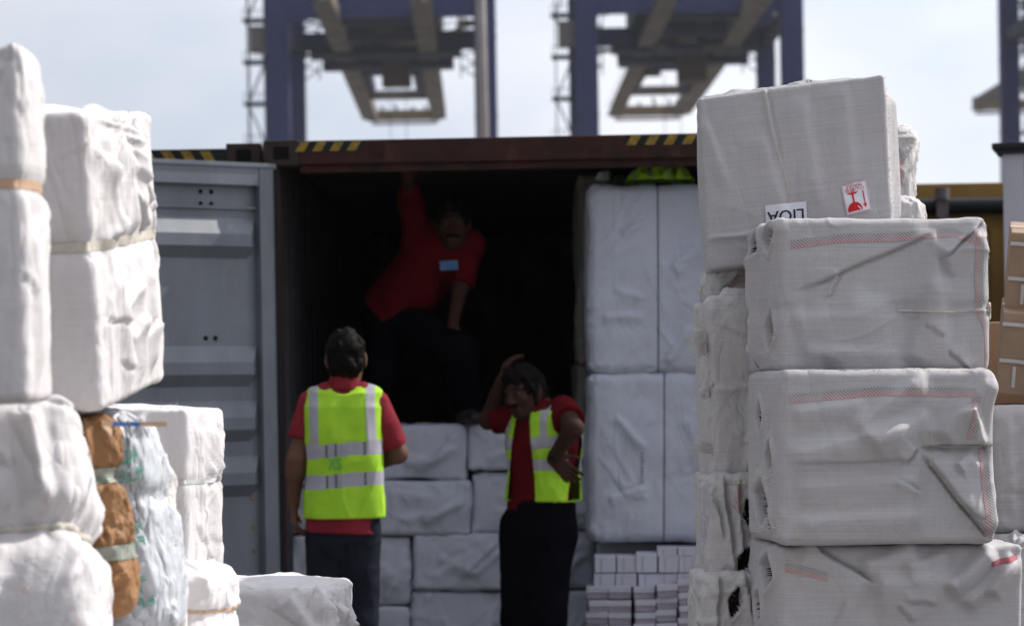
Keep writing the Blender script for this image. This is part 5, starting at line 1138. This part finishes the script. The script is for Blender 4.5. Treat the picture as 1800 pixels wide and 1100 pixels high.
put('body', S, [SKIN, LIP, EYEW, EYEB], pa, org, lambda V, Q: face_mats(V, Q, hc, fmA))
hairmesh(hc, fmA, pa, org, 1.0, 'short', seed=2)
# polo
S = Field(lo, hi, 0.006)
S.slab([A(603, 938), A(604, 860), A(604, 760), A(605, 712), A(605, 690)], (1, 0, 0), [0.160, 0.146, 0.154, 0.158, 0.10], [0.120, 0.106, 0.110, 0.098, 0.07], 0.03)
S.cap(shL, shL + (elL - shL) * 0.66, 0.056, 0.059, 0.03); S.cap(shR, shR + (elR - shR) * 0.88, 0.056, 0.060, 0.03); S.cap(A(575, 692), A(636, 692), 0.05, None, 0.04)
S.cut(shL + (elL - shL) * 0.66, elL - shL, region=(shL + (elL - shL) * 0.66 - 0.12, shL + (elL - shL) + 0.12)); S.cut(shR + (elR - shR) * 0.86, elR - shR, region=(shR + (elR - shR) * 0.86 - 0.11, elR + 0.12))
S.wrinkle(0.004, 12, 4, (1, 1, 0.7)); S.cut(A(603, 936), (-0.06, 0, -1), 0.0); put('polo_shirt', S, REDC, pa, org)
S = Field(nk - 0.13, nk + 0.13, 0.005); S.cap(nk + np.array([0, 0.004, -0.01]), nk + np.array([0, 0.004, 0.022]), 0.074, 0.068, 0.0); S.cut(nk + (0, 0, 0.028), (0, 0.25, 1)); S.cut(nk - (0, 0, 0.02), (0, 0, -1)); put('collar', S, REDC, pa, org)
# trousers
S = Field(lo, hi, 0.006)
S.slab([A(604, 1010), A(604, 950), A(604, 905)], (1, 0, 0), [0.12, 0.148, 0.142], [0.06, 0.104, 0.1], 0.06)
for a, b, c_ in ((hpL, knL, anL), (hpR, knR, anR)): S.cap(a, b, 0.090, 0.073, 0.02); S.cap(b, c_ + (0, 0, -0.02), 0.073, 0.068, 0.02)
S.wrinkle(0.006, 9, 7, (1, 1, 0.8)); S.cut((0, 0, 0.06), (0, 0, -1)); put('jeans', S, JEAN, pa, org)
for a in (anL, anR): S = Field(a - 0.3, a + 0.3, 0.007); shoe(S, a, (0.05, 1, 0)); put('shoe', S, SHOE, pa, org)
# vest
S = Field(lo, hi, 0.0055)
S.slab([A(604, 912), A(605, 850), A(605, 770), A(606, 715), A(606, 692)], (1, 0, 0), [0.166, 0.164, 0.166, 0.164, 0.13], [0.128, 0.124, 0.132, 0.115, 0.09], 0.03, p=2.7)
S.cap(A(560, 697), A(651, 697), 0.052, None, 0.04)
S.wrinkle(0.010, 7, 12, (1.6, 1, 0.45)); S.cut(A(604, 910), (-0.0, 0, -1)); S.cap(nk + (0, 0.03, 0.03), nk + (0, 0.03, -0.03), 0.075, None, 0.006, 'sub')
for sx, x in ((-1, 533), (1, 677)): S.cut(A(x, 740), (sx, 0, 0.04))
S.cap(A(605, 690, 0.2), A(605, 930, 0.2), 0.07, None, 0.01, 'sub')
V, Q = S.mesh(); C = V[Q].mean(1); px = 900 + (C[:, 0] / C[:, 1]) * F; pz = (C[:, 2]) ; z = C[:, 2]
def zA(py): return A(605, py)[2]
wob = 0.004 * pn(C * 6, 3) - (C[:, 0] - A(605, 800)[0]) * 0.05
b1 = (z + wob < zA(777)) & (z + wob > zA(801)); b2 = (z + wob < zA(831)) & (z + wob > zA(855))
vs_ = ((np.abs(C[:, 0] - A(556, 800)[0] + (z - zA(780)) * 0.015) < 0.019) | (np.abs(C[:, 0] - A(656, 800)[0] + (z - zA(780)) * 0.02) < 0.019)) & (z > zA(790))
tape = b1 | b2 | vs_; tab = (b1 | b2) & ((np.abs(C[:, 0] - A(577, 800)[0]) < 0.006) | (np.abs(C[:, 0] - A(594, 800)[0]) < 0.0045) | (np.abs(C[:, 0] - A(645, 800)[0]) < 0.005))
edge = (np.abs(C[:, 0] - A(605, 800)[0]) > 0.1655) & (z > zA(770)) & (z < zA(690))
mi = np.zeros(len(Q), int); mi[tab & tape] = 1
mesh_obj('vest', V - org, Q[~tape], [LIMEF, BLKT], pa, mi=edge[~tape].astype(int)); mesh_obj('reflective_strip', V - org, Q[tape], [SILV, TAB], pa, mi=mi[tape])
vt, ft = text_mesh('XS', 0.066); yb = V[(np.abs(V[:, 2] - zA(815)) < 0.02) & (np.abs(V[:, 0] - A(590, 815)[0]) < 0.05)][:, 1].min(); tp = A(592, 815)
mesh_obj('vest_printing', [(tp[0] + x * 0.72 - org[0], yb - 0.002 - org[1], tp[2] + y - org[2]) for x, y in vt], ft, GRNP, pa, smooth=False)

# ------------------------------------------------------------ man B: leaning on the bales, hand on hip
YB_ = 11.95; K = sc(YB_)
def B(px, py, dy=0.0): return np.array(P(px, py, YB_ + dy))
org = np.array([B(945, 1200)[0], YB_, 0.0])
pb = empty('person', org, 'man in open lime vest and black trousers, hand on head, elbow on the bales', 'person', 'men at the container')
hc = B(922, 688, -0.02); fmB = fr((-0.62, -0.75, -0.16), (-0.12, 0, 1))
lo, hi = np.array([B(835, 1200)[0], YB_ - 0.50, -0.02]), np.array([B(1055, 1200)[0], YB_ + 0.40, 1.72])
shR = B(912, 735, 0.06); elR = B(858, 738, 0.14); wrR = B(880, 672, 0.02)      # his right arm, on the left in the picture
shL = B(990, 722, -0.03); elL = B(1008, 752, -0.27); wrL = B(972, 806, -0.16)
nk = B(948, 716, 0.0); rgt = np.array([0.80, -0.60, 0.0])   # across the chest, towards the picture's right
fw = np.array([-0.60, -0.80, 0.0])
spn = [B(955, 905, 0.02), B(953, 850, 0.02), B(955, 780, 0.0), B(955, 735, 0.0), B(952, 716, 0.0)]
hpL, hpR = B(965, 925, -0.02), B(920, 925, 0.05); knL, knR = B(962, 1085, -0.06), B(915, 1085, 0.03); anL, anR = np.array([B(965, 1200)[0], YB_ - 0.02, 0.085]), np.array([B(925, 1200)[0], YB_ + 0.06, 0.085])
S = Field(lo, hi, 0.006)
head(S, hc, fmB, 0.98); S.cap(hc - np.array([-0.02, -0.02, 0.05]), nk, 0.055, 0.062, 0.03)
S.slab(spn, rgt, [0.125, 0.125, 0.15, 0.15, 0.1], [0.09, 0.09, 0.10, 0.085, 0.06])
S.cap(shR, elR, 0.047, 0.040, 0.03); S.cap(elR, wrR, 0.041, 0.027, 0.02); S.cap(shL, elL, 0.050, 0.043, 0.03); S.cap(elL, wrL, 0.043, 0.028, 0.02)
for a, b, c_ in ((hpL, knL, anL), (hpR, knR, anR)): S.cap(a, b, 0.08, 0.05, 0.03); S.cap(b, c_, 0.05, 0.035, 0.02)
hand(S, wrR, (0.32, -0.05, 0.95), (0.8, 0.2, -0.25), (0.2, -1, 0.2), 0.9); hand(S, wrL, (0.72, 0.15, -0.68), (0.2, 0.9, -0.1), (0.6, 0.2, 0.8), 0.35)
put('body', S, [SKIN2, LIP, EYEW, EYEB], pb, org, lambda V, Q: face_mats(V, Q, hc, fmB, 0.98))
hairmesh(hc, fmB, pb, org, 0.96, 'long', seed=5)
S = Field(hc - 0.15, hc + 0.15, 0.004); r_, f_, u_ = fmB
S.cap(hc - u_ * 0.051 + f_ * 0.100 - r_ * 0.024, hc - u_ * 0.047 + f_ * 0.108, 0.006, 0.008, 0.004); S.cap(hc - u_ * 0.051 + f_ * 0.100 + r_ * 0.024, hc - u_ * 0.047 + f_ * 0.108, 0.006, 0.008, 0.004); put('moustache', S, HAIR, pb, org)
S = Field(lo, hi, 0.006)
S.slab([B(944, 920, 0.02), B(950, 860, 0.02), B(955, 780), B(955, 740), B(952, 722)], rgt, [0.148, 0.145, 0.168, 0.168, 0.115], [0.115, 0.113, 0.118, 0.10, 0.07], 0.03)
S.cap(shR, shR + (elR - shR) * 0.80, 0.062, 0.066, 0.03); S.cap(shL, shL + (elL - shL) * 0.55, 0.070, 0.072, 0.03)
S.cut(shR + (elR - shR) * 0.8, elR - shR, region=(elR - 0.16, elR + 0.12)); S.cut(shL + (elL - shL) * 0.58, elL - shL, region=(shL + (elL - shL) * 0.58 - 0.1, elL + 0.12))
S.wrinkle(0.005, 11, 14, (1, 1, 0.7)); S.cut(B(900, 922), (-0.42, 0, -1), 0.0); S.cap(nk + fw * 0.06 + (0, 0, 0.02), nk + fw * 0.10 - (0, 0, 0.05), 0.03, 0.012, 0.006, 'sub'); put('polo_shirt', S, REDSHADE, pb, org)
S = Field(nk - 0.14, nk + 0.14, 0.005); S.cap(nk - (0, 0, 0.02), nk + (0, 0, 0.018), 0.076, 0.068, 0.0); S.cut(nk + (0, 0, 0.026), (fw[0] * -0.5, fw[1] * -0.5, 1)); S.cut(nk - (0, 0, 0.03), (0, 0, -1)); S.cap(nk + fw * 0.1 + (0, 0, 0.05), nk + fw * 0.1 - (0, 0, 0.05), 0.025, None, 0.003, 'sub'); put('collar', S, REDSHADE, pb, org)
S = Field(lo, hi, 0.006)
S.slab([B(948, 1010), B(952, 940), B(957, 878)], rgt, [0.13, 0.165, 0.145], [0.09, 0.135, 0.11], 0.06)
for a, b, c_ in ((hpL, knL, anL), (hpR, knR, anR)): S.cap(a, b, 0.110, 0.092, 0.02); S.cap(b, c_ + (0, 0, -0.02), 0.092, 0.08, 0.02)
S.wrinkle(0.006, 8, 17, (1, 1, 0.8)); S.cut((0, 0, 0.06), (0, 0, -1)); put('trousers', S, BLKT, pb, org)
for a in (anL, anR): S = Field(a - 0.3, a + 0.3, 0.007); shoe(S, a, fw); put('shoe', S, SHOE, pb, org)
S = Field(lo, hi, 0.0055)
S.slab([B(956, 880), B(956, 840), B(957, 780), B(957, 740), B(954, 722)], rgt, [0.176, 0.166, 0.176, 0.166, 0.125], [0.138, 0.130, 0.134, 0.115, 0.09], 0.03, p=2.6)
S.cap(B(925, 722, 0.04), B(984, 722, -0.03), 0.05, None, 0.04); S.wrinkle(0.011, 8, 22, (1.4, 1, 0.5)); S.cut(B(960, 884), (-0.10, 0, -1)); S.cap(nk + (0, 0, 0.05), nk - (0, 0, 0.02), 0.080, None, 0.006, 'sub')
V, Q = S.mesh(); C = V[Q].mean(1); ctr = np.array(spn[2]); a = (C - ctr) @ rgt; b_ = (C - ctr) @ fw; z = C[:, 2]
zB = lambda py: B(955, py)[2]
op_w = np.interp(z, [zB(880), zB(800), zB(720)], [0.085, 0.065, 0.035])
a0 = a + 0.035
keep = ~((b_ > 0.0) & (np.abs(a0) < op_w)) & (a < 0.164) & (a > -0.170)
wob = 0.004 * pn(C * 6, 3) + a * -0.02
b1 = (z + wob < zB(768)) & (z + wob > zB(788)); b2 = (z + wob < zB(806)) & (z + wob > zB(826)); vs_ = ((np.abs(a - 0.085 + (z - zB(780)) * 0.1) < 0.019) | (np.abs(a + 0.13) < 0.016)) & (z > zB(772))
tape = (b1 | b2 | vs_) & keep; rest = keep & ~tape
def solid(name, Qs, mats, mi=None):
    o = mesh_obj(name, V - org, Qs, mats, pb, mi=mi); md = o.modifiers.new('thick', 'SOLIDIFY'); md.thickness = 0.004; md.offset = 0; return o
solid('vest', Q[rest], [LIMEF]); solid('reflective_strip', Q[tape], [SILV])
S = Field(wrL - 0.1, wrL + 0.1, 0.004); dl = (wrL - elL) / np.linalg.norm(wrL - elL); S.cap(wrL - dl * 0.032, wrL - dl * 0.008, 0.0335, None, 0.0); S.cut(wrL - dl * 0.030, -dl); S.cut(wrL - dl * 0.010, dl); S.ell(wrL - dl * 0.02 + np.array([0.0, -0.034, 0.0]), (0.016, 0.006, 0.016), None, 0.004); put('wristwatch', S, plain('black watch', (0.006, 0.006, 0.007), 0.3), pb, org)

# ------------------------------------------------------------ man C: up on the bales inside, leaning and holding the roof edge
YC_ = 12.95; K = sc(YC_)
def Cc(px, py, dy=0.0): return np.array(P(px, py, YC_ + dy))
org = np.array([Cc(700, 745)[0], YC_, Cc(700, 745)[2]])
pc = empty('person', org, 'man in red shirt on top of the bales in the dark, one arm raised', 'person', 'men at the container')
hc = Cc(795, 392, -0.20); fmC = fr((0.05, -1, -0.12), (0.04, -0.15, 1)); lo, hi = np.array([Cc(610, 500)[0], YC_ - 0.62, org[2] - 0.02]), np.array([Cc(870, 500)[0], YC_ + 0.40, 2.56])
shR = Cc(735, 425, -0.08); elR = Cc(722, 352, -0.16); wrR = Cc(716, 312, -0.42); shL = Cc(826, 430, -0.10); elL = Cc(810, 500, -0.16); wrL = Cc(796, 570, -0.26)
pel = Cc(690, 545, 0.05); ch = Cc(775, 440, -0.08); nk = Cc(787, 418, -0.12); ax = (ch - pel); ax /= np.linalg.norm(ax); rg = np.array([1, -0.1, 0.0]); rg = rg - ax * (rg @ ax); rg /= np.linalg.norm(rg)
hpR, hpL = Cc(680, 560, 0.06), Cc(712, 565, -0.02); knL = Cc(806, 612, -0.30); anL = np.array([Cc(822, 720)[0], YC_ - 0.12, org[2] + 0.09]); knR = Cc(672, 655, -0.02); anR = np.array([Cc(668, 720)[0], YC_ + 0.12, org[2] + 0.09])
S = Field(lo, hi, 0.006)
head(S, hc, fmC, 1.02); S.cap(hc - (0, 0, 0.06), nk, 0.056, 0.062, 0.03)
S.cap(pel, ch, 0.10, 0.11, 0.02); S.cap(shR, shL, 0.055, None, 0.05)
S.cap(shR, elR, 0.047, 0.038, 0.03); S.cap(elR, wrR, 0.038, 0.027, 0.02); S.cap(shL, elL, 0.046, 0.038, 0.03); S.cap(elL, wrL, 0.038, 0.026, 0.02)
for a, b, c_ in ((hpL, knL, anL), (hpR, knR, anR)): S.cap(a, b, 0.075, 0.05, 0.03); S.cap(b, c_, 0.048, 0.035, 0.02)
hand(S, wrR, (0.0, -0.55, 0.8), (0, -0.8, -0.4), (1, 0, 0), 1.1); hand(S, wrL, (0.15, -0.35, -0.85), (0, 0.5, -0.5), (-1, -0.2, 0), 0.6)
put('body', S, [SKIN2, LIP, EYEW, EYEB], pc, org, lambda V, Q: face_mats(V, Q, hc, fmC, 1.02))
hairmesh(hc, fmC, pc, org, 1.04, 'short', seed=8)
S = Field(hc - 0.15, hc + 0.15, 0.004); r_, f_, u_ = fmC
for s_ in (-1, 1): S.cap(hc - u_ * 0.057 + f_ * 0.104 + r_ * s_ * 0.028, hc - u_ * 0.049 + f_ * 0.113, 0.007, 0.009, 0.004)
put('moustache', S, HAIR, pc, org)
S = Field(lo, hi, 0.006)
S.cap(pel + ax * 0.0, ch, 0.150, 0.150, 0.02); S.cap(shR, shL, 0.072, None, 0.06)
S.cap(shR, shR + (elR - shR) * 1.0, 0.068, 0.062, 0.04); S.cap(shR + (elR - shR), elR + (wrR - elR) * 0.45, 0.062, 0.050, 0.03)
S.cap(shL, elL, 0.066, 0.066, 0.03); S.cut(elL, elL - shL, region=(elL - 0.10, elL + 0.13)); S.cut(pel - ax * 0.03, -ax, region=(pel - 0.35, pel + 0.35))
S.cut(elR + (wrR - elR) * 0.5, wrR - elR, region=(wrR - 0.17, wrR + 0.1)); S.wrinkle(0.007, 9, 31, (1, 1, 1)); put('polo_shirt', S, REDSHADE, pc, org)
S = Field(nk - 0.15, nk + 0.15, 0.005); S.cap(nk - (0, 0, 0.01), nk + (0, -0.01, 0.015), 0.074, 0.068, 0.0); S.cut(nk + (0, 0, 0.024), (0, 0.3, 1)); S.cut(nk - (0, 0, 0.03), (0, 0, -1)); S.cap(nk + (0.01, -0.10, 0.05), nk + (0.01, -0.1, -0.06), 0.026, None, 0.003, 'sub'); put('collar', S, REDSHADE, pc, org)
S = Field(lo, hi, 0.007)
S.cap(pel - ax * 0.04, pel - (0.0, 0.0, 0.06), 0.135, 0.14, 0.03)
for a, b, c_ in ((hpL, knL, anL), (hpR, knR, anR)): S.cap(a, b, 0.10, 0.080, 0.03); S.cap(b, c_, 0.080, 0.070, 0.02)
S.cut(org + (0, 0, 0.05), (0, 0, -1)); S.wrinkle(0.006, 8, 37); put('trousers', S, BLKT, pc, org)
for a in (anL, anR): S = Field(a - 0.3, a + 0.3, 0.007); shoe(S, a, (0.3, -1, 0)); put('shoe', S, SHOE, pc, org)
BLUEP = surf('pale blue printed badge', (0.04, 0.11, 0.26), (0.10, 0.17, 0.27), scale=18, rough=0.6)  # badge blue darkened in colour for the dim container inside
q0 = Cc(790, 467, -0.255) - org; mb = MB(); mb.bar(q0 + np.array([-0.045, 0.0, 0.0]), q0 + np.array([0.04, 0.012, 0.004]), 0.045, 0.006, up=(0, 1, 0)); mb.build('chest_badge', BLUEP, pc)
# ============================================================ ship-to-shore cranes far behind
CB = surf('faded blue crane paint', (0.030, 0.038, 0.135), (0.020, 0.024, 0.07), scale=0.25, rough=0.7, contrast=(0.3, 0.7))
CD = surf('dark blue crane steel', (0.022, 0.025, 0.055), (0.014, 0.015, 0.03), scale=0.3, rough=0.7)
CG = surf('brown grey crane underside', (0.20, 0.165, 0.13), (0.10, 0.083, 0.07), scale=0.4, rough=0.8)
CY = surf('dirty yellow beam', (0.26, 0.19, 0.09), (0.16, 0.12, 0.07), scale=0.5, rough=0.8)
CW = surf('pale walkway panel', (0.5, 0.45, 0.52), (0.4, 0.38, 0.42), scale=0.5, rough=0.7)
CBR = surf('rusty brown cabin', (0.11, 0.075, 0.05), (0.07, 0.05, 0.04), scale=0.4, rough=0.8)
YF, YB, YT = 300.0, 328.0, 405.0
def crane(name_label, lf, rf, tip, seed, tip_y=(215, 215), full=True):
    """lf/rf: pixel centres of the front legs; tip: left/right pixel edges of the boom end"""
    rd = random.Random(seed); zleg = 62.0
    vp = 850
    def back(px): return vp + (px - vp) * YF / YB
    org = P((lf + rf) / 2, 700, YF); org.z = 0
    root = empty('gantry_crane', org, name_label, 'crane', 'blue gantry cranes on the quay')
    def loc(v): return Vector(v) - org
    kf, kb = YF / F, YB / F
    zb = P(900, 210, YT).z                       # boom underside height
    zp = zb + 1.0
    for px, Yy in ((lf, YF), (rf, YF), (back(lf), YB), (back(rf), YB)):
        x = P(px, 100, Yy).x; s = MB(); w = 1.25 if Yy == YF else 1.1
        s.box(x - w - org.x, Yy - 1.2 - org.y, 0.0, x + w - org.x, Yy + 1.2 - org.y, zleg, 0.05)
        for zz in range(6, 60, 9): s.box(x - w - 0.05 - org.x, Yy - 1.25 - org.y, zz, x + w + 0.05 - org.x, Yy + 1.25 - org.y, zz + 0.25)
        s.build('leg', CB, root)
    xl, xr = P(lf, 100, YF).x - org.x, P(rf, 100, YF).x - org.x
    xlb, xrb = P(back(lf), 100, YB).x - org.x, P(back(rf), 100, YB).x - org.x; dB = YB - YF
    for z, hh in ((zp - 0.2, 2.2), (zp + 6.0, 2.0), (11.0, 2.0)):
        if z < 20: continue
        s = MB(); s.bar((xl, 0, z + 1), (xr, 0, z + 1), 1.5, hh); s.build('portal_beam', CB, root)
        s = MB(); s.bar((xlb, dB, z + 1.0), (xrb, dB, z + 1.0), 1.5, hh); s.build('portal_beam', CB, root)
    for xa, xb in ((xl, xlb), (xr, xrb)):
        for z in (zp, zp + 16):
            s = MB(); s.bar((xa, 1.2, z), (xb, dB - 1.2, z), 1.2, 1.6); s.build('side_beam', CD, root)
        s = MB(); s.bar((xa, 1.2, zp + 1), (xb, dB - 1.2, zp + 15.5), 0.7, 0.9); s.build('diagonal_brace', CD, root)
    # boom: two box girders running out over the water, tied by cross beams
    gw = 1.5
    TL = loc(P(tip[0], tip_y[0] - 4, YT)); TR = loc(P(tip[1], tip_y[0] - 4, YT)); TL.z = TR.z = zb
    dirx = (vp - 900) / F
    y0 = -18.0; ytip = YT - YF
    def at(x_tip, y): return x_tip + (y - ytip) * dirx
    s = MB()
    for sx, T in ((1, TL), (-1, TR)):
        a = (at(T.x, y0) + sx * gw / 2, y0, zb + 0.9); b = (T.x + sx * gw / 2, ytip, zb + 0.9); s.bar(a, b, gw, 1.8)
    s.build('boom_girder', CG, root)
    s = MB()
    for sx, T in ((1, TL), (-1, TR)):
        a = (at(T.x, dB - 14) + sx * (gw + 0.9), dB - 14, zb + 1.6); b = (T.x + sx * (gw + 0.5), ytip - 28, zb + 1.4); s.bar(a, b, 1.3, 1.6)
    s.build('inner_girder', CD, root)
    s = MB(); bwm = TR.x - TL.x
    s.bar((at(TL.x, dB) - 2.6, dB + 6, zb - 0.1), (at(TR.x, dB) + 2.6, dB + 6, zb - 0.1), 2.6, 1.7); s.bar((at(TL.x, dB) + 1, dB + 16, zb + 0.8), (at(TR.x, dB) - 1, dB + 16, zb + 0.8), 5, 0.8)
    s.bar((at(TL.x, dB) - 3.6, dB - 1, zb + 0.2), (at(TR.x, dB) + 3.6, dB - 1, zb + 0.2), 4.0, 0.9)
    s.build('trolley_frame', CD, root)
    for yy, hh, mt, nm in ((ytip, 1.5, CY, 'boom_end_beam'), (ytip - 27, 1.2, CG, 'cross_beam'), (ytip - 55, 1.2, CD, 'cross_beam'), (dB + 4, 1.4, CD, 'cross_beam'), (dB - 12, 1.3, CD, 'cross_beam'), (2, 1.3, CD, 'cross_beam')):
        s = MB(); s.bar((at(TL.x, yy) + gw, yy, zb + 0.9), (at(TR.x, yy) - gw, yy, zb + 0.9), 1.3, hh); s.build(nm, mt, root)
    # end platform with railing, hanging under the tip
    s = MB(); s.bar((TL.x + 0.6, ytip + 0.6, zb - 0.25), (TR.x - 0.6, ytip + 0.6, zb - 0.25), 1.2, 0.35); s.build('end_platform', CW, root)
    s = MB()
    for i in range(6):
        t = i / 5; x = TL.x + (TR.x - TL.x) * t; hgt = rd.uniform(0.4, 1.2); s.bar((x, ytip - 1, zb + 1.6), (x + rd.uniform(-.5, .5), ytip - 1, zb + 1.6 + hgt), 0.35)
        s.build('sheave_bracket', CY, root)
    # trolley machinery, cab and festoon under and on the boom
    xm = (at(TL.x, dB) + at(TR.x, dB)) / 2; bw = abs(TR.x - TL.x)
    s = MB()
    s.box(xm - bw * 0.62, dB - 20, zb + 2.6, xm + bw * 0.62, dB + 10, zb + 6.2, 0.1)
    s.box(xm - bw * 0.35, dB - 6, zb + 6.2, xm + bw * 0.75, dB + 2, zb + 9.5, 0.1)
    s.build('machinery_house', CD, root)
    s = MB()
    for i in range(34):
        x = xm + rd.uniform(-1, 1) * bw * 0.55; y = dB + rd.uniform(-14, 24); z = zb + rd.uniform(-0.4, 3.2); w = rd.uniform(0.4, 1.6)
        s.box(x - w, y - w, z, x + w, y + w, z + rd.uniform(0.3, 1.3), 0.05)
    s.build('trolley_gear', CBR, root)
    s = MB(); xc = xm + bw * rd.uniform(-0.12, 0.12); s.box(xc - 1.9, dB + 4, zb - 3.2, xc + 1.7, dB + 7, zb + 1.8, 0.15); s.box(xc - 1.3, dB + 3.9, zb - 2.2, xc + 1.3, dB + 3.99, zb - 0.6); s.build('operator_cab', CBR, root)
    for sx in (-1, 1):
        s = MB()
        for i in range(18):
            y = -16 + i * 6.6; T = TL if sx < 0 else TR; x = at(T.x, y) + sx * 0.3
            s.bar((x, y, zb + 0.1), (x, y, zb + 1.3), 0.09); s.bar((x, y, zb + 0.05), (x, y + 6.6, zb + 0.05), 0.9 if sx else 0, 0.08); s.bar((x + sx * .4, y, zb + 1.3), (x + sx * .4, y + 6.6, zb + 1.3), 0.07)
        s.build('walkway', CG, root)
    # cluttered platforms and railings between the legs at boom height
    s = MB()
    for (za, x0, x1) in ((zp - 1.2, xl, xl + (xr - xl) * 0.42), (zp - 2.4, xl + 4.5, xl + 9), (zp + 1.2, xr - 8.5, xr), (zp - 0.7, xr - 6.5, xr - 3), (zp + 3.8, xl, xr)):
        s.bar((x0, dB * 0.9, za), (x1, dB * 0.9, za), 1.6, 0.35)
        n = int((x1 - x0) / 1.1)
        for i in range(n + 1):
            x = x0 + (x1 - x0) * i / max(n, 1); s.bar((x, dB * 0.9 - 0.8, za), (x, dB * 0.9 - 0.8, za + 1.2), 0.1)
        s.bar((x0, dB * 0.9 - 0.8, za + 1.2), (x1, dB * 0.9 - 0.8, za + 1.2), 0.12)
    for i in range(12):
        x = rd.uniform(xl + 1, xr - 1); z = zp + rd.uniform(-0.5, 5); s.bar((x, dB * 0.85, z), (x + rd.uniform(-2, 2), dB * 0.85, z + rd.uniform(1, 3)), rd.uniform(0.15, 0.5))
    s.build('platform', CD, root)
    s = MB()
    for i in range(60):
        x = xm + rd.uniform(-1, 1) * bw * 1.15; y = dB + rd.uniform(-22, 6); z = zb + rd.uniform(2.2, 9.0); w = rd.uniform(0.25, 1.1)
        if i % 3: s.bar((x - w * 2.2, y, z), (x + w * 2.2, y, z + rd.choice([0, 0, 1.2, -1.2])), rd.uniform(0.15, 0.4))
        else: s.box(x - w, y - w, z, x + w, y + w, z + rd.uniform(0.4, 1.8), 0.05)
    s.build('drive_gear', CBR if seed % 2 else CD, root)
    for sx, xa in ((-1, xlb), (1, xrb)):
        s = MB(); n = 7
        for i in range(n):
            z0 = zp - 4 + i * 1.6; s.bar((xa - sx * 1.1, dB - 1.4, z0), (xa - sx * 3.0, dB - 1.4, z0 + 1.2), 0.16); s.bar((xa - sx * 3.0, dB - 1.4, z0 + 1.2), (xa - sx * 1.1, dB - 1.4, z0 + 1.6), 0.16)
        s.bar((xa - sx * 3.0, dB - 1.4, zp - 4), (xa - sx * 3.0, dB - 1.4, zp + 8), 0.16); s.build('ladder_cage', CD, root)
    # stair tower on the left side
    s = MB(); xs = xl - 1.25 - 2.2; z = 2.0
    for px_, py_ in ((0, 0), (1.9, 0), (0, 1.6), (1.9, 1.6)): s.bar((xs + px_, py_, 0), (xs + px_, py_, 58), 0.13)
    lv = [2 + 4.7 * i for i in range(13)]
    for i, z in enumerate(lv):
        s.box(xs - 0.5, -0.2, z, xs + 2.1, 1.8, z + 0.35); s.bar((xs - 0.5, -0.2, z + 1.3), (xs + 2.0, -0.2, z + 1.3), 0.08)
        for t in range(6): s.bar((xs - 0.5 + t * 0.5, -0.2, z), (xs - 0.5 + t * 0.5, -0.2, z + 1.3), 0.06)
        a, b = ((xs, 0.4, z + .3), (xs + 1.9, 0.4, z + 4.7)) if i % 2 else ((xs + 1.9, 0.4, z + .3), (xs, 0.4, z + 4.7)); s.bar(a, b, 0.5, 0.18)
    s.build('stair_tower', CD, root)
    s = MB(); zc = P(450, 72, YF).z; s.box(xs + 0.3, -0.4, zc - 1.3, xs + 2.2, 1.4, zc + 1.6, 0.05); s.build('cabinet', surf('grey cabinet', (0.13, 0.12, 0.11), (0.10, 0.09, 0.085)), root)
    # spreader ropes
    s = MB()
    for dx in (-1.0, 1.2): s.bar((xm + dx, dB + 30, zb + 1), (xm + dx, dB + 30, 22), 0.08)
    s.build('hoist_rope', CD, root)
    return root
crane('blue quay crane at the left, its boom pointing away between the men and the sky', 489, 853, (647, 776), 3)
crane('blue quay crane in the middle, its boom end leaning left above the container roof', 1031, 1392, (1074, 1202), 8, tip_y=(206, 206))
crane('blue quay crane mostly cut off by the right edge of the photo', 1860, 2225, (1709, 1838), 14, tip_y=(194, 194))
# lamp mast in front of the left crane
YM = 90.0; q = P(852, 240, YM)
mast = empty('light_mast', (q.x, YM, 0), 'tall pale grey light mast standing in front of the right leg of the left crane', 'light mast')
s = MB(); s.tube((0, 0, 0), (-0.1, 0, 24), 0.22, 14, 0.14); s.build('pole', surf('pale grey mast', (0.30, 0.26, 0.25), (0.22, 0.2, 0.2), scale=1), mast, smooth=True)
s = MB(); s.box(-0.9, -0.3, 24.0, 0.8, 0.3, 24.3, 0.03); s.build('lamp_head', CD, mast)

# ============================================================ thin sea haze round the whole scene
m = bpy.data.materials.new('thin haze'); m.use_nodes = True; nt = m.node_tree; nt.nodes.clear()
o_ = nt.nodes.new('ShaderNodeOutputMaterial'); v_ = nt.nodes.new('ShaderNodeVolumePrincipled'); v_.inputs['Color'].default_value = (0.9, 0.93, 1, 1); v_.inputs['Density'].default_value = 0.00013; v_.inputs['Anisotropy'].default_value = 0.0
nt.links.new(v_.outputs[0], o_.inputs['Volume'])
hz = MB(); hz.box(-3100, -350, -1.0, 3100, 5100, 75); tag(hz.build('haze', m), kind='stuff')
